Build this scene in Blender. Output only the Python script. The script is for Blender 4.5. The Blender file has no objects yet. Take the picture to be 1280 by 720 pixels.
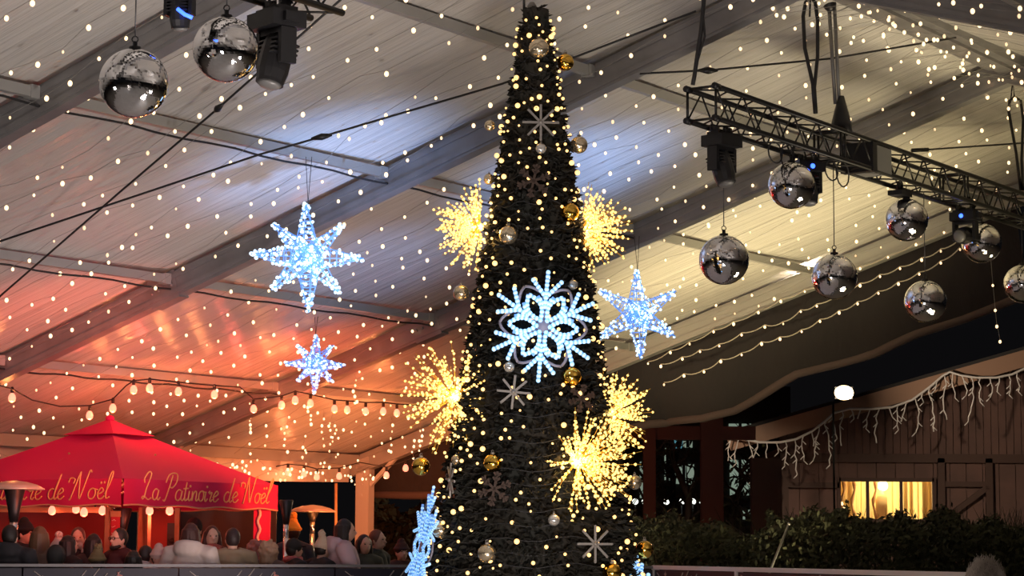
import bpy, math, random
from math import sin, cos, pi, radians, sqrt, atan2
from mathutils import Vector, Matrix
random.seed(7)
SC = bpy.context.scene
COL = SC.collection
V = Vector

# ------------------------------------------------------------------ camera
CAMZ = 1.5
F_PX = 2837.0
PITCH, ROLL = radians(6.6), radians(0.3)
_F = V((0, cos(PITCH), sin(PITCH))); _U = V((0, -sin(PITCH), cos(PITCH))); _R = V((1, 0, 0))
_r = _R * cos(ROLL) + _U * sin(ROLL); _u = _U * cos(ROLL) - _R * sin(ROLL)
CAM = V((0, 0, CAMZ))
cd = bpy.data.cameras.new('camera'); cam = bpy.data.objects.new('camera', cd); COL.objects.link(cam)
m = Matrix.Identity(4)
for i in range(3):
    m[i][0] = _r[i]; m[i][1] = _u[i]; m[i][2] = -_F[i]; m[i][3] = CAM[i]
cam.matrix_world = m
cd.sensor_width = 36; cd.lens = F_PX / 1280 * 36; cd.clip_end = 300
SC.camera = cam

def ray(px, py):
    d = _r * ((px - 640) / F_PX) - _u * ((py - 360) / F_PX) + _F
    return d / d.y                       # one metre further along world Y per unit

def at(px, py, D):
    return CAM + ray(px, py) * D

def px_of(P):
    d = V(P) - CAM; z = d.dot(_F)
    if z < .5: return (-9999, -9999)
    return (640 + F_PX * d.dot(_r) / z, 360 - F_PX * d.dot(_u) / z)

def in_frame(P, mrg=25):
    x, y = px_of(P)
    return -mrg < x < 1280 + mrg and -mrg < y < 720 + mrg

# ------------------------------------------------------------------ tent frame
YAW = radians(55.8); PITCHR = radians(17.1); SL = 2.74
UU = V((cos(YAW), sin(YAW), 0)); WW = V((sin(YAW), -cos(YAW), 0))
OO = V((-13.68, 20.01, 1.50 + CAMZ))
HALF = 5 * SL * cos(PITCHR)
TANR = math.tan(PITCHR)
PURL = [0, .96, 1.96, 3.12, 4.1, 5.0]

def rz(w):
    return (w if w <= HALF else 2 * HALF - w) * TANR
def T(u, w, z=None, off=0.0):
    """tent coordinates: u along the ridge, w across; z on the roof when not given, off = below the roof"""
    if z is None: z = rz(w) - off
    return OO + UU * u + WW * w + V((0, 0, z))
def roof_hit(px, py, off=0.0):
    n = (WW * -sin(PITCHR) + V((0, 0, 1)) * cos(PITCHR))
    d = ray(px, py); p0 = OO - V((0, 0, off))
    return CAM + d * ((p0 - CAM).dot(n) / d.dot(n))
def gable_hit(px, py, off=0.0):
    p0 = OO + UU * (20 + off); d = ray(px, py)
    return CAM + d * ((p0 - CAM).dot(UU) / d.dot(UU))

# ------------------------------------------------------------------ materials
def mat(name, col, rough=.6, metal=0.0, emit=None, es=0.0, sample=True, spec=None, noise=None, alpha=None):
    mt = bpy.data.materials.new(name); mt.use_nodes = True
    nt = mt.node_tree; b = nt.nodes['Principled BSDF']
    b.inputs['Base Color'].default_value = (*col, 1)
    b.inputs['Roughness'].default_value = rough; b.inputs['Metallic'].default_value = metal
    if spec is not None: b.inputs['Specular IOR Level'].default_value = spec
    if emit:
        b.inputs['Emission Color'].default_value = (*emit, 1); b.inputs['Emission Strength'].default_value = es
        if not sample: mt.cycles.emission_sampling = 'NONE'
    if noise:                                    # (scale, second colour)
        tc = nt.nodes.new('ShaderNodeTexCoord'); n = nt.nodes.new('ShaderNodeTexNoise')
        n.inputs['Scale'].default_value = noise[0]; n.inputs['Detail'].default_value = 4
        mx = nt.nodes.new('ShaderNodeMix'); mx.data_type = 'RGBA'
        mx.inputs['A'].default_value = (*col, 1); mx.inputs['B'].default_value = (*noise[1], 1)
        rp = nt.nodes.new('ShaderNodeValToRGB'); rp.color_ramp.elements[0].position = .38; rp.color_ramp.elements[1].position = .62
        nt.links.new(tc.outputs['Object'], n.inputs['Vector']); nt.links.new(n.outputs['Fac'], rp.inputs['Fac'])
        nt.links.new(rp.outputs['Color'], mx.inputs['Factor']); nt.links.new(mx.outputs['Result'], b.inputs['Base Color'])
    return mt

M = {}
M['alu'] = mat('brushed aluminium', (.27, .265, .27), .45, .3, noise=(3, (.22, .215, .22)))
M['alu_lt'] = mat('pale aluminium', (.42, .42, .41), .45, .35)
M['post'] = mat('white powder coated steel', (.6, .58, .55), .5)
M['black'] = mat('black plastic', (.012, .012, .014), .42)
M['blackmetal'] = mat('black painted metal', (.02, .02, .022), .38, .3)
M['truss'] = mat('black truss tube', (.011, .0105, .01), .45, .2)
M['cable'] = mat('dark cable', (.02, .02, .022), .6)
M['steelwire'] = mat('steel wire', (.1, .1, .11), .4, .7)
M['greybox'] = mat('grey metal box', (.2, .2, .2), .45, .3)
M['mirror'] = mat('mirror tile', (.9, .9, .91), .05, 1.0)
M['silver'] = mat('polished steel', (.75, .74, .72), .22, 1.0)
M['hood'] = mat('pale enamelled steel', (.6, .52, .42), .35, .5)
M['warm'] = mat('warm fairy bulb', (1, .8, .5), .4, 0, (1, .67, .36), 2.3, sample=False)
M['warmtree'] = mat('amber fairy bulb', (1, .7, .3), .4, 0, (1, .56, .19), 2.0)
M['gold'] = mat('golden light', (1, .7, .2), .4, 0, (1, .62, .18), 1.9, sample=False)
M['goldwire'] = mat('gold wire', (.75, .42, .07), .35, .9, (1, .5, .05), .22, sample=False)  # faint emission on the wire stands for light from its bulbs
M['festoon'] = mat('red orange festoon bulb', (1, .4, .2), .4, 0, (1, .3, .19), 1.7, sample=False)
M['socket'] = mat('black bulb socket', (.02, .015, .015), .5)
M['icewhite'] = mat('cold white light', (.8, .9, 1), .4, 0, (.55, .8, 1), 1.8, sample=False)
M['ropebead'] = mat('pale blue rope light bead', (.6, .8, 1), .4, 0, (.32, .66, 1), 1.0, sample=False)
M['iceblue'] = mat('ice blue light tube', (.3, .55, 1), .4, 0, (.1, .34, 1), .6, sample=False)
M['icenet'] = mat('pale blue acrylic mesh', (.3, .5, .95), .4, 0, (.13, .36, 1), .42, sample=False)  # mesh emits a little blue in place of the bulbs' light on it
M['greytube'] = mat('unlit grey tube', (.25, .24, .3), .5)
M['foliage'] = mat('dark fir needles', (.009, .0105, .0075), .8, noise=(4, (.017, .013, .008)))
M['trunk'] = mat('brown bark', (.05, .035, .025), .8)
M['glitter'] = mat('silver glitter', (.27, .25, .23), .5, .3)
M['bronze'] = mat('bronze glitter', (.055, .033, .024), .6, .3)
M['goldball'] = mat('gold bauble', (.95, .58, .1), .14, 1.0)
M['paleball'] = mat('champagne bauble', (.8, .68, .48), .2, .9)
M['crystal'] = mat('clear crystal bauble', (.75, .74, .7), .12, .7)
M['red'] = mat('red parasol canvas', (.55, .003, .12), .8)
M['redval'] = mat('red valance canvas', (.5, .01, .09), .75)
M['hem'] = mat('tan hem tape', (.55, .3, .16), .7)
M['script'] = mat('gold lettering', (.72, .42, .16), .5)
M['wood'] = mat('warm timber', (.42, .25, .12), .6, noise=(6, (.34, .19, .08)))
M['redwall'] = mat('red painted board', (.3, .05, .06), .75)
M['redboard'] = mat('dark red board', (.4, .01, .03), .6)
M['chalk'] = mat('chalk white paint', (.7, .62, .55), .7)
M['skin'] = mat('skin', (.62, .38, .28), .55)
M['navy'] = mat('navy banner vinyl', (.016, .017, .034), .5)
M['frame'] = mat('white barrier frame', (.8, .79, .77), .45)
M['greyrail'] = mat('grey barrier rail', (.2, .2, .21), .5, .3)
M['print'] = mat('printed pale figures', (.42, .38, .34), .6)
M['printpink'] = mat('printed pink stars', (.5, .22, .2), .6)
M['planks'] = mat('brown timber cladding', (.115, .062, .052), .8, noise=(2.5, (.09, .05, .043)))
M['beam'] = mat('dark timber beam', (.055, .028, .022), .75)
M['fascia'] = mat('pale brown roof edge', (.24, .145, .1), .7)
M['roofdark'] = mat('dark roof felt', (.02, .018, .018), .9)
M['curtain'] = mat('cream curtain', (.85, .68, .36), .8)
M['glass'] = mat('window glass', (.9, .9, .85), .03)
M['glass'].node_tree.nodes['Principled BSDF'].inputs['Transmission Weight'].default_value = 1
M['glass'].node_tree.nodes['Principled BSDF'].inputs['IOR'].default_value = 1.02
M['icicle'] = mat('white unlit light cord', (.5, .48, .47), .6)
M['flood'] = mat('flood lamp glass', (1, .9, .7), .3, 0, (1, .7, .28), 1.9)
M['ledblue'] = mat('blue status light', (.05, .1, 1), .4, 0, (.03, .1, 1), 5)
M['hedge'] = mat('dark hedge leaves', (.012, .015, .007), .95, noise=(1.5, (.022, .024, .009)))
M['bark'] = mat('black tree bark', (.02, .014, .012), .9)
M['redpost'] = mat('red brown timber post', (.1, .032, .025), .7)
M['facade'] = mat('dark facade', (.02, .022, .022), .8)
M['greenwin'] = mat('pale green lit window', (.4, .5, .42), .5, 0, (.5, .66, .52), .34, noise=None)
M['tealwin'] = mat('teal lit window', (.1, .3, .4), .5, 0, (.12, .4, .5), .5)
M['lampwhite'] = mat('white lamp globe', (1, 1, .95), .4, 0, (.95, 1, .9), 1.6)
M['ground'] = mat('grey deck flooring', (.2, .19, .18), .8, noise=(.6, (.24, .23, .21)))
M['ice'] = mat('grey rink ice', (.62, .63, .65), .35, noise=(.7, (.55, .56, .58)))

def fabric(name, col, rough, scale=(3.2, .22), bump=.25, transl=0.0):
    mt = bpy.data.materials.new(name); mt.use_nodes = True; nt = mt.node_tree; b = nt.nodes['Principled BSDF']
    b.inputs['Base Color'].default_value = (*col, 1); b.inputs['Roughness'].default_value = rough
    tc = nt.nodes.new('ShaderNodeTexCoord'); mp = nt.nodes.new('ShaderNodeMapping')
    mp.inputs['Scale'].default_value = (scale[0], scale[1], scale[1])
    n = nt.nodes.new('ShaderNodeTexNoise'); n.inputs['Scale'].default_value = 1.0; n.inputs['Detail'].default_value = 5; n.inputs['Roughness'].default_value = .62
    bp = nt.nodes.new('ShaderNodeBump'); bp.inputs['Strength'].default_value = 1; bp.inputs['Distance'].default_value = bump
    nt.links.new(tc.outputs['Object'], mp.inputs['Vector']); nt.links.new(mp.outputs['Vector'], n.inputs['Vector'])
    nt.links.new(n.outputs['Fac'], bp.inputs['Height']); nt.links.new(bp.outputs['Normal'], b.inputs['Normal'])
    return mt
M['fabric'] = fabric('white tent vinyl', (.6, .585, .56), .23, (4.5, .18), .045)
M['pelmet'] = fabric('white tent pelmet', (.62, .58, .54), .6, (2.0, 1.0), .05)
M['gablecloth'] = fabric('dark gable curtain', (.022, .019, .022), .9, (1.0, .5), .1)
M['gablehem'] = mat('brown gable hem', (.09, .065, .063), .85)

# ------------------------------------------------------------------ mesh builder
class MB:
    def __init__(s): s.v = []; s.f = []; s.mi = []; s.cur = 0
    def add(s, vs, fs):
        k = len(s.v); s.v += [tuple(p) for p in vs]; s.f += [tuple(i + k for i in f) for f in fs]; s.mi += [s.cur] * len(fs); return s
    def box(s, c, sx, sy, sz, X=V((1, 0, 0)), Y=V((0, 1, 0)), Z=V((0, 0, 1))):
        c = V(c); P = [c + X * (a * sx / 2) + Y * (b * sy / 2) + Z * (d * sz / 2) for a in (-1, 1) for b in (-1, 1) for d in (-1, 1)]
        return s.add(P, [(0, 1, 3, 2), (4, 6, 7, 5), (0, 4, 5, 1), (2, 3, 7, 6), (0, 2, 6, 4), (1, 5, 7, 3)])
    def beam(s, a, b, wd, ht, up=V((0, 0, 1))):
        a, b = V(a), V(b); X = (b - a); L = X.length; X.normalize(); Y = up.cross(X).normalized(); Z = X.cross(Y)
        return s.box((a + b) / 2, L, wd, ht, X, Y, Z)
    def tube(s, pts, r, n=6, cap=True):
        pts = [V(p) for p in pts]; rs = r if isinstance(r, (list, tuple)) else [r] * len(pts)
        vs = []; fs = []; prev = None
        for i, p in enumerate(pts):
            t = (pts[min(i + 1, len(pts) - 1)] - pts[max(i - 1, 0)])
            if t.length < 1e-9: t = V((0, 0, 1))
            t.normalize()
            if prev is None:
                a = t.orthogonal().normalized()
            else:
                a = prev - t * prev.dot(t)
                a = a.normalized() if a.length > 1e-6 else t.orthogonal().normalized()
            prev = a; b = t.cross(a)
            for k in range(n):
                q = 2 * pi * k / n; vs.append(p + (a * cos(q) + b * sin(q)) * rs[i])
        for i in range(len(pts) - 1):
            for k in range(n):
                k2 = (k + 1) % n; fs.append((i * n + k, i * n + k2, (i + 1) * n + k2, (i + 1) * n + k))
        if cap:
            fs.append(tuple(range(n - 1, -1, -1))); o = (len(pts) - 1) * n; fs.append(tuple(o + k for k in range(n)))
        return s.add(vs, fs)
    def lathe(s, c, prof, n=20, ax=V((0, 0, 1))):
        """prof = (radius, height) list about axis ax from c"""
        c = V(c); ax = V(ax).normalized(); a = ax.orthogonal().normalized(); b = ax.cross(a); vs = []; fs = []
        for (r, h) in prof:
            for k in range(n):
                q = 2 * pi * k / n; vs.append(c + ax * h + (a * cos(q) + b * sin(q)) * r)
        for i in range(len(prof) - 1):
            for k in range(n):
                k2 = (k + 1) % n; fs.append((i * n + k, i * n + k2, (i + 1) * n + k2, (i + 1) * n + k))
        fs.append(tuple(range(n - 1, -1, -1))); o = (len(prof) - 1) * n; fs.append(tuple(o + k for k in range(n)))
        return s.add(vs, fs)
    def ball(s, c, rx, ry=None, rz_=None, n=10, mrings=6, R=None):
        ry = ry or rx; rz_ = rz_ or rx; c = V(c); vs = [V((0, 0, rz_))]; fs = []
        for i in range(1, mrings):
            th = pi * i / mrings
            for k in range(n):
                q = 2 * pi * k / n; vs.append(V((rx * sin(th) * cos(q), ry * sin(th) * sin(q), rz_ * cos(th))))
        vs.append(V((0, 0, -rz_)))
        for k in range(n):
            fs.append((0, 1 + k, 1 + (k + 1) % n))
            for i in range(mrings - 2):
                a = 1 + i * n
                fs.append((a + k, a + n + k, a + n + (k + 1) % n, a + (k + 1) % n))
            a = 1 + (mrings - 2) * n; fs.append((a + k, len(vs) - 1, a + (k + 1) % n))
        if R is not None: vs = [R @ p for p in vs]
        return s.add([c + p for p in vs], fs)
    def build(s, name, mats, parent=None, smooth=True, local=False):
        if not isinstance(mats, (list, tuple)): mats = [mats]
        me = bpy.data.meshes.new(name); off = V((0, 0, 0))
        if parent is not None and not local: off = wloc(parent)
        me.from_pydata([(p[0] - off[0], p[1] - off[1], p[2] - off[2]) for p in s.v], [], s.f)
        for mt in mats: me.materials.append(mt)
        if len(mats) > 1: me.polygons.foreach_set('material_index', s.mi)
        if smooth: me.polygons.foreach_set('use_smooth', [True] * len(me.polygons))
        me.update()
        o = bpy.data.objects.new(name, me); COL.objects.link(o)
        if parent is not None: o.parent = parent
        return o

def wloc(o):
    p = V((0, 0, 0))
    while o is not None: p = p + o.location; o = o.parent
    return p
def tag(o, label=None, cat=None, group=None, kind=None):
    if label: o['label'] = label
    if cat: o['category'] = cat
    if group: o['group'] = group
    if kind: o['kind'] = kind
    return o
def thing(name, loc, label, cat, group=None, kind=None):
    o = bpy.data.objects.new(name, None); o.empty_display_size = .1; COL.objects.link(o); o.location = loc
    return tag(o, label, cat, group, kind)
def inst(name, mesh, loc, parent, rot=None, scale=None):
    o = bpy.data.objects.new(name, mesh); COL.objects.link(o); o.parent = parent; o.location = V(loc) - wloc(parent)
    if rot is not None: o.rotation_euler = rot
    if scale is not None: o.scale = (scale,) * 3
    return o
def copy_tree(o, parent=None):
    c = o.copy(); COL.objects.link(c)
    if parent is not None: c.parent = parent
    for ch in list(o.children): copy_tree(ch, c)
    return c
_remdepth = []
def remesh(o, vox, smooth_it=2):
    md = o.modifiers.new('r', 'REMESH'); md.mode = 'VOXEL'; md.voxel_size = vox; md.use_smooth_shade = True
    ms = o.modifiers.new('s', 'SMOOTH'); ms.iterations = smooth_it; ms.factor = .5
    dg = bpy.context.evaluated_depsgraph_get()
    me = bpy.data.meshes.new_from_object(o.evaluated_get(dg)); me.name = o.name
    mts = [x for x in o.data.materials]; o.modifiers.clear(); old = o.data; o.data = me; bpy.data.meshes.remove(old)
    if not me.materials:
        for x in mts: me.materials.append(x)
    me.polygons.foreach_set('use_smooth', [True] * len(me.polygons))
    return o
def shared(fn, name, mats, smooth=True):
    mb = MB(); fn(mb); me = bpy.data.meshes.new(name); me.from_pydata([tuple(p) for p in mb.v], [], mb.f)
    if not isinstance(mats, (list, tuple)): mats = [mats]
    for x in mats: me.materials.append(x)
    if len(mats) > 1: me.polygons.foreach_set('material_index', mb.mi)
    if smooth: me.polygons.foreach_set('use_smooth', [True] * len(me.polygons))
    return me
def lerp(a, b, t): return a + (b - a) * t
def sag(a, b, d, n=12):
    a, b = V(a), V(b); return [a.lerp(b, i / n) - V((0, 0, d * 4 * (i / n) * (1 - i / n))) for i in range(n + 1)]
def resample(pts, step):
    pts = [V(p) for p in pts]; out = [pts[0]]; need = step
    for a, b in zip(pts, pts[1:]):
        L = (b - a).length; pos = 0
        while L - pos >= need:
            pos += need; out.append(a.lerp(b, pos / L)); need = step
        need -= (L - pos)
    return out
BULB = shared(lambda mb: mb.ball((0, 0, -.012), .0165, .0165, .021, 6, 5), 'bulb', M['warm'])
M['warmdim'] = mat('dim warm fairy bulb', (1, .8, .5), .4, 0, (1, .66, .38), 1.25, sample=False)
BULBD = shared(lambda mb: mb.ball((0, 0, -.012), .0125, .0125, .018, 6, 5), 'bulb', M['warmdim'])
TBULB = shared(lambda mb: mb.ball((0, 0, 0), .0115, .0115, .0115, 6, 5), 'bulb', M['warmtree'])
def _fest(mb):
    mb.cur = 0; mb.lathe((0, 0, 0), [(.012, -.055), (.037, -.085), (.046, -.12), (.04, -.155), (.012, -.172)], 10)
FEST = shared(_fest, 'bulb', M['festoon'])
FSOCK = shared(lambda mb: mb.lathe((0, 0, 0), [(.012, .015), (.02, 0), (.022, -.03), (.019, -.06)], 8), 'socket', M['socket'])
ICEB = shared(lambda mb: mb.ball((0, 0, 0), .018, .018, .018, 6, 5), 'light_bulb', M['icewhite'])

# ================================================================== SETTING
def structure(o, label, cat): return tag(o, label, cat, kind='structure')
mb = MB(); mb.add([(-60, -12, 0), (60, -12, 0), (60, 120, 0), (-60, 120, 0)], [(0, 1, 2, 3)])
structure(mb.build('floor', M['ground'], smooth=False), 'dark ground under and around the marquee', 'ground')

# roof skin (local axes: x = along the ridge, y = across)
U0, U1 = -17.0, 20.15
mb = MB(); nu, nw = 150, 30
for side in (0, 1):
    vs = []; fs = []
    for i in range(nu + 1):
        u = lerp(U0, U1, i / nu); fr = (u / 5.0) % 1.0
        for j in range(nw + 1):
            w = lerp(-.12, HALF, j / nw); z = w * TANR + .05
            dd = .05 * sin(pi * fr) * (1 + .0 * w)
            vs.append((u, -(w if side == 0 else 2 * HALF - w), z - dd))
    for i in range(nu):
        for j in range(nw):
            a = i * (nw + 1) + j; fs.append((a, a + 1, a + nw + 2, a + nw + 1))
    mb.add(vs, fs)
roof = mb.build('ceiling', M['fabric']); roof.location = OO; roof.rotation_euler = (0, 0, YAW)
structure(roof, 'white vinyl roof of the marquee sloping up to the ridge', 'tent roof')

# rafters
trim_n = [0]
def trim(mbx, mats, label, cat='beam', smooth=False):
    trim_n[0] += 1
    return structure(mbx.build('trim_%d' % trim_n[0], mats, smooth=smooth), label, cat)
RD = .28
ORD = ['', 'first', 'second', 'third', 'fourth']
for i in range(-3, 5):
    for side in (0, 1):
        mb = MB()
        w0, w1 = (-.15, HALF) if side == 0 else (2 * HALF + .15, HALF)
        a, b = T(i * 5, w0, off=RD / 2 + .01) , T(i * 5, w1, off=RD / 2 + .01)
        if side == 1: a = T(i * 5, 2 * HALF, off=RD / 2 + .01)
        up = V((0, 0, 1))
        mb.beam(a, b, .15, RD, up)
        d = (b - a).normalized(); nz = (up - d * up.dot(d)).normalized()
        for sx in (-1, 1):
            for hz in (-.085, .085):
                o = UU * (sx * .08) + nz * hz
                mb.beam(a + o, b + o, .016, .05, up)
        ll = 'grey aluminium rafter under the roof'
        if side == 0 and 1 <= i <= 4:
            ll = ['', 'grey aluminium rafter behind the two upper left mirror balls', 'grey aluminium rafter crossing behind the largest hanging star and the tree tip',
                  'grey aluminium rafter meeting the ridge above the black truss', 'grey aluminium end rafter above the dark gable curtain'][i]
        trim(mb, M['alu_lt'] if i == 4 and side == 0 else M['alu'], ll)['group'] = 'roof rafters'  # end rafter takes the paler metal, standing for the light on it
        if side == 0 and i in (2, 3):                       # splice sleeve with bolts
            mb = MB(); c = T(i * 5, PURL[2] * SL * cos(PITCHR), off=RD / 2 + .01)
            mb.beam(c - d * .3, c + d * .12, .16, RD + .05, up)
            for q in range(4): mb.ball(c - d * (.25 - .1 * q) + UU * -.085, .018, n=6, mrings=4)
            trim(mb, M['alu'], 'bolted splice sleeve on the rafter, %s of the two' % ('nearer' if i == 2 else 'farther'), 'beam sleeve')
# ridge and purlins
names_p = ['eave', 'lowest', 'low', 'middle', 'upper', 'ridge']
for j, t in enumerate(PURL):
    for i in range(-3, 4):
        w = t * SL * cos(PITCHR); mb = MB()
        a, b = T(i * 5 + .08, w, off=.07), T(i * 5 + 4.92, w, off=.07)
        if j == 5:
            mb.beam(a, b, .42, .14); mb.beam(a - V((0, 0, .08)), b - V((0, 0, .08)), .2, .05)
        else:
            mb.beam(a, b, .075 if j else .14, .095 if j else .16)
            for e, q in ((a, 1), (b, -1)): mb.box(e + UU * .06 * q - V((0, 0, .0)), .1, .1, .12, UU, WW)
        trim(mb, M['alu_lt'] if j < 5 else M['alu'], '%s grey roof purlin %s' % (names_p[j], {1: 'between the first and second rafters', 2: 'between the second and third rafters', 3: 'between the third and end rafters'}.get(i, 'towards the camera')))
        if j and j < 5:
            mb = MB()
            a, b = T(i * 5 - .05, 2 * HALF - w, off=.1), T(i * 5 + 5.05, 2 * HALF - w, off=.1); mb.beam(a, b, .085, .11)
            trim(mb, M['alu_lt'], 'grey roof purlin on the camera side of the ridge')
# legs
for i in range(-3, 5):
    for w, s_ in ((0, 1), (2 * HALF, -1)):
        mb = MB(); p = T(i * 5, w + .12 * s_, 0); zt = OO.z - .02
        mb.box((p.x, p.y, zt / 2), .15, .26, zt, UU, WW); mb.box((p.x, p.y, .01), .4, .4, .02, UU, WW)
        for q in range(3): mb.ball(V((p.x, p.y, zt - .25 - .18 * q)) - UU * .08, .02, n=6, mrings=4)
        g = T(i * 5, w + .75 * s_, off=.26); mb.beam((p.x, p.y, zt - .55), g, .06, .06)
        trim(mb, M['post'], 'pale marquee corner leg under the end rafter' if (i == 4 and s_ == 1) else 'pale marquee leg under the eave', 'post')
# pelmets below the eave
for i in (1, 2, 3):
    mb = MB(); n = 20; vs = []
    for k in range(n + 1):
        u = i * 5 + .1 + 4.8 * k / n; wv = .03 * sin(k * 1.7)
        vs += [T(u, -.1 + wv, -.02), T(u, -.12 - wv, -.42 - .04 * sin(pi * k / n))]
    mb.add(vs, [(2 * k, 2 * k + 1, 2 * k + 3, 2 * k + 2) for k in range(n)])
    trim(mb, M['pelmet'], 'white pelmet strip hanging from the eave, %s' % ['', 'left of the red parasol', 'behind the red parasol', 'left of the corner leg'][i], 'pelmet', True)
# gable cloth in the end frame: upper edge under the rafter, lower edge drawn up to the right
edge = [(448, 619), (500, 621), (560, 621), (640, 612), (720, 575), (780, 536), (819, 526), (860, 523), (897, 513), (936, 491), (979, 467), (1034, 452), (1077, 440), (1130, 416), (1188, 396), (1300, 352)]
mb = MB(); hem = MB(); top = []; bot = []
for k in range(len(edge) - 1):
    for q in range(4):
        t = q / 4; bot.append(gable_hit(lerp(edge[k][0], edge[k + 1][0], t), lerp(edge[k][1], edge[k + 1][1], t), .12))
rows = 7; vs = []
for k, b in enumerate(bot):
    w = (b - OO).dot(WW); tp = T(20.0, w, off=RD)
    for r_ in range(rows + 1):
        p = tp.lerp(b, r_ / rows) + UU * (.12 + .05 * sin(k * .55 + r_ * .25) * r_ / rows + .35 * (r_ / rows) ** 2 * (1 if k > 22 else .25))
        vs.append(p)
mb.add(vs, [(k * (rows + 1) + r_, k * (rows + 1) + r_ + 1, (k + 1) * (rows + 1) + r_ + 1, (k + 1) * (rows + 1) + r_) for k in range(len(bot) - 1) for r_ in range(rows)])
wb = mb.build('wall_back', M['gablecloth']); structure(wb, 'dark gable curtain below the end rafter, drawn up to the right', 'curtain wall')
hem.tube([vs[k * (rows + 1) + rows] + V((0, 0, .03)) for k in range(len(bot))], .07, 6)
for k in range(len(hem.v)): pass
hm = hem.build('curtain_hem', M['gablehem'], wb)

# rink ice and barrier
mb = MB(); ice = [(-9, 4), (6, 4), (4.2, 19), (1.6, 26.1), (-.9, 26.1), (-6.8, 23.2)]
n = len(ice); mb.add([(x, y, .0) for x, y in ice] + [(x, y, .03) for x, y in ice], [tuple(range(n - 1, -1, -1)), tuple(range(n, 2 * n))] + [(k, (k + 1) % n, n + (k + 1) % n, n + k) for k in range(n)])
structure(mb.build('trim_ice', M['ice'], smooth=False), 'grey ice sheet of the skating rink', 'ice rink')

BZ = 1.34
def star_pts(r, k=5, ir=.42):
    return [(r * (1 if q % 2 == 0 else ir) * sin(pi * q / k), r * (1 if q % 2 == 0 else ir) * cos(pi * q / k)) for q in range(2 * k)]
def barrier(P0, P1, label, white, seed, posts=(1, 1)):
    rnd = random.Random(seed); P0, P1 = V((P0[0], P0[1], 0)), V((P1[0], P1[1], 0)); X = (P1 - P0); L = X.length; X.normalize(); Y = V((0, 0, 1)).cross(X)
    t = thing('rink_barrier', (P0 + P1) / 2, label, 'barrier', 'rink barrier sections')
    b = MB().box((P0 + P1) / 2 + V((0, 0, BZ / 2 - .02)), L - .02, .04, BZ - .06, X, Y).build('banner_panel', M['navy'], t, False)
    fm = M['frame'] if white else M['greyrail']
    MB().box((P0 + P1) / 2 + V((0, 0, BZ - .02)), L, .07, .045 if white else .03, X, Y).build('top_rail', fm, t, False)
    MB().box((P0 + P1) / 2 + V((0, 0, .05)), L, .07, .08, X, Y).build('bottom_rail', fm, t, False)
    for e, on in ((P0, posts[0]), (P1, posts[1])):
        if on: MB().box(e + V((0, 0, BZ / 2)), .06 if white else .03, .075 if white else .05, BZ, X, Y).build('post', fm, t, False)
    def on(x, z): return P0 + X * x - Y * .026 + V((0, 0, z))
    for q in range(4):                                     # sweeping stave lines
        pts = []
        for s_ in range(15):
            f = s_ / 14; pts.append(on(.12 + f * L * .42 + q * .09, BZ - .08 - q * .05 - .16 * sin(pi * f * 1.1) + max(0, f - .62) * .45))
        pts = [p for p in pts if p.z < BZ - .05]
        if len(pts) > 2: MB().tube(pts, .006, 4).build('stave_marking', M['print'], b)
    for q in range(5):                                     # small dancing figures and stars
        x = .15 + rnd.random() * (L - .3); z = BZ - .13 - rnd.random() * .3; g = MB()
        g.tube([on(x, z + .06), on(x, z + .035), on(x, z)], [.016, .008, .024], 6); g.tube([on(x, z), on(x + .02, z - .06)], [.02, .008], 5); g.tube([on(x, z + .03), on(x + .05, z + .02)], [.012, .006], 5)
        g.build('figure_marking', M['printpink'] if q % 3 == 2 else M['print'], b)
    for q in range(6):
        x = .1 + rnd.random() * (L - .2); z = BZ - .1 - rnd.random() * .5; sp = star_pts(.03 + .02 * rnd.random())
        vs = [on(x, z) - Y * .004] + [on(x + a, z + c) for a, c in sp]
        MB().add(vs, [(0, k + 1, (k + 1) % 10 + 1) for k in range(10)]).build('star_marking', M['printpink'] if q % 3 == 0 else M['print'], b)
    return t
def bl(px):                                                # left barrier line: pixel column -> ground point
    D = 24 + 2 * px / 505; p = at(px, 700, D); return (p.x, D)
cols = [-172, 28, 223, 418, 600]
ll = ['section of dark rink barrier at the left edge below the pale heater hood', 'section of dark rink barrier in front of the bearded man', 'section of dark rink barrier in front of the woman in the white jacket', 'section of dark rink barrier below the post, next to the tree']
for k in range(4): barrier(bl(cols[k]), bl(cols[k + 1]), ll[k], False, 3, (0, 0))
A = V((1.60, 26.1)); B = V((3.85, 18.6)); br = lambda t: A.lerp(B, t)
P_ = [br(0.02), br(.335), br(1.0)]
barrier(bl(600), P_[0], 'dark rink barrier section hidden behind the tree foot', False, 9, (0, 0))
barrier(P_[0], P_[1], 'white framed barrier section with printed stars just right of the tree', True, 5)
barrier(P_[1], P_[2], 'long white framed barrier section running to the right edge', True, 6, (0, 1))

# ================================================================== CHRISTMAS TREE
TD = 18.5; TX = at(667, 688, TD).x
def tree_r(z):                                             # cone radius at height z
    ypx = 688 - (z - CAMZ) * F_PX / TD
    return max(.02, (17 + .163 * (ypx - 15)) * TD / F_PX)
ZTOP = at(665, 10, TD).z
tree = thing('christmas_tree', (TX, TD, .03), 'tall slim dark artificial Christmas tree covered in lights', 'christmas tree')
MB().lathe((TX, TD, .03), [(.1, 0), (.1, ZTOP - .2), (.02, ZTOP - .1)], 10).build('trunk', M['trunk'], tree)
MB().lathe((TX, TD, .03), [(.5, 0), (.5, .05), (.12, .1)], 16).build('stand', M['blackmetal'], tree)
mb = MB(); prof = []; z = .25
while z < ZTOP - .05:                                      # shaded inner body in tiers
    r_ = tree_r(z) * .86; prof += [(r_, z - .03), (r_ * .96, z + .2)]; z += .24
prof += [(.05, ZTOP - .03)]
mb.lathe((TX, TD, 0), prof, 28)
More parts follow.
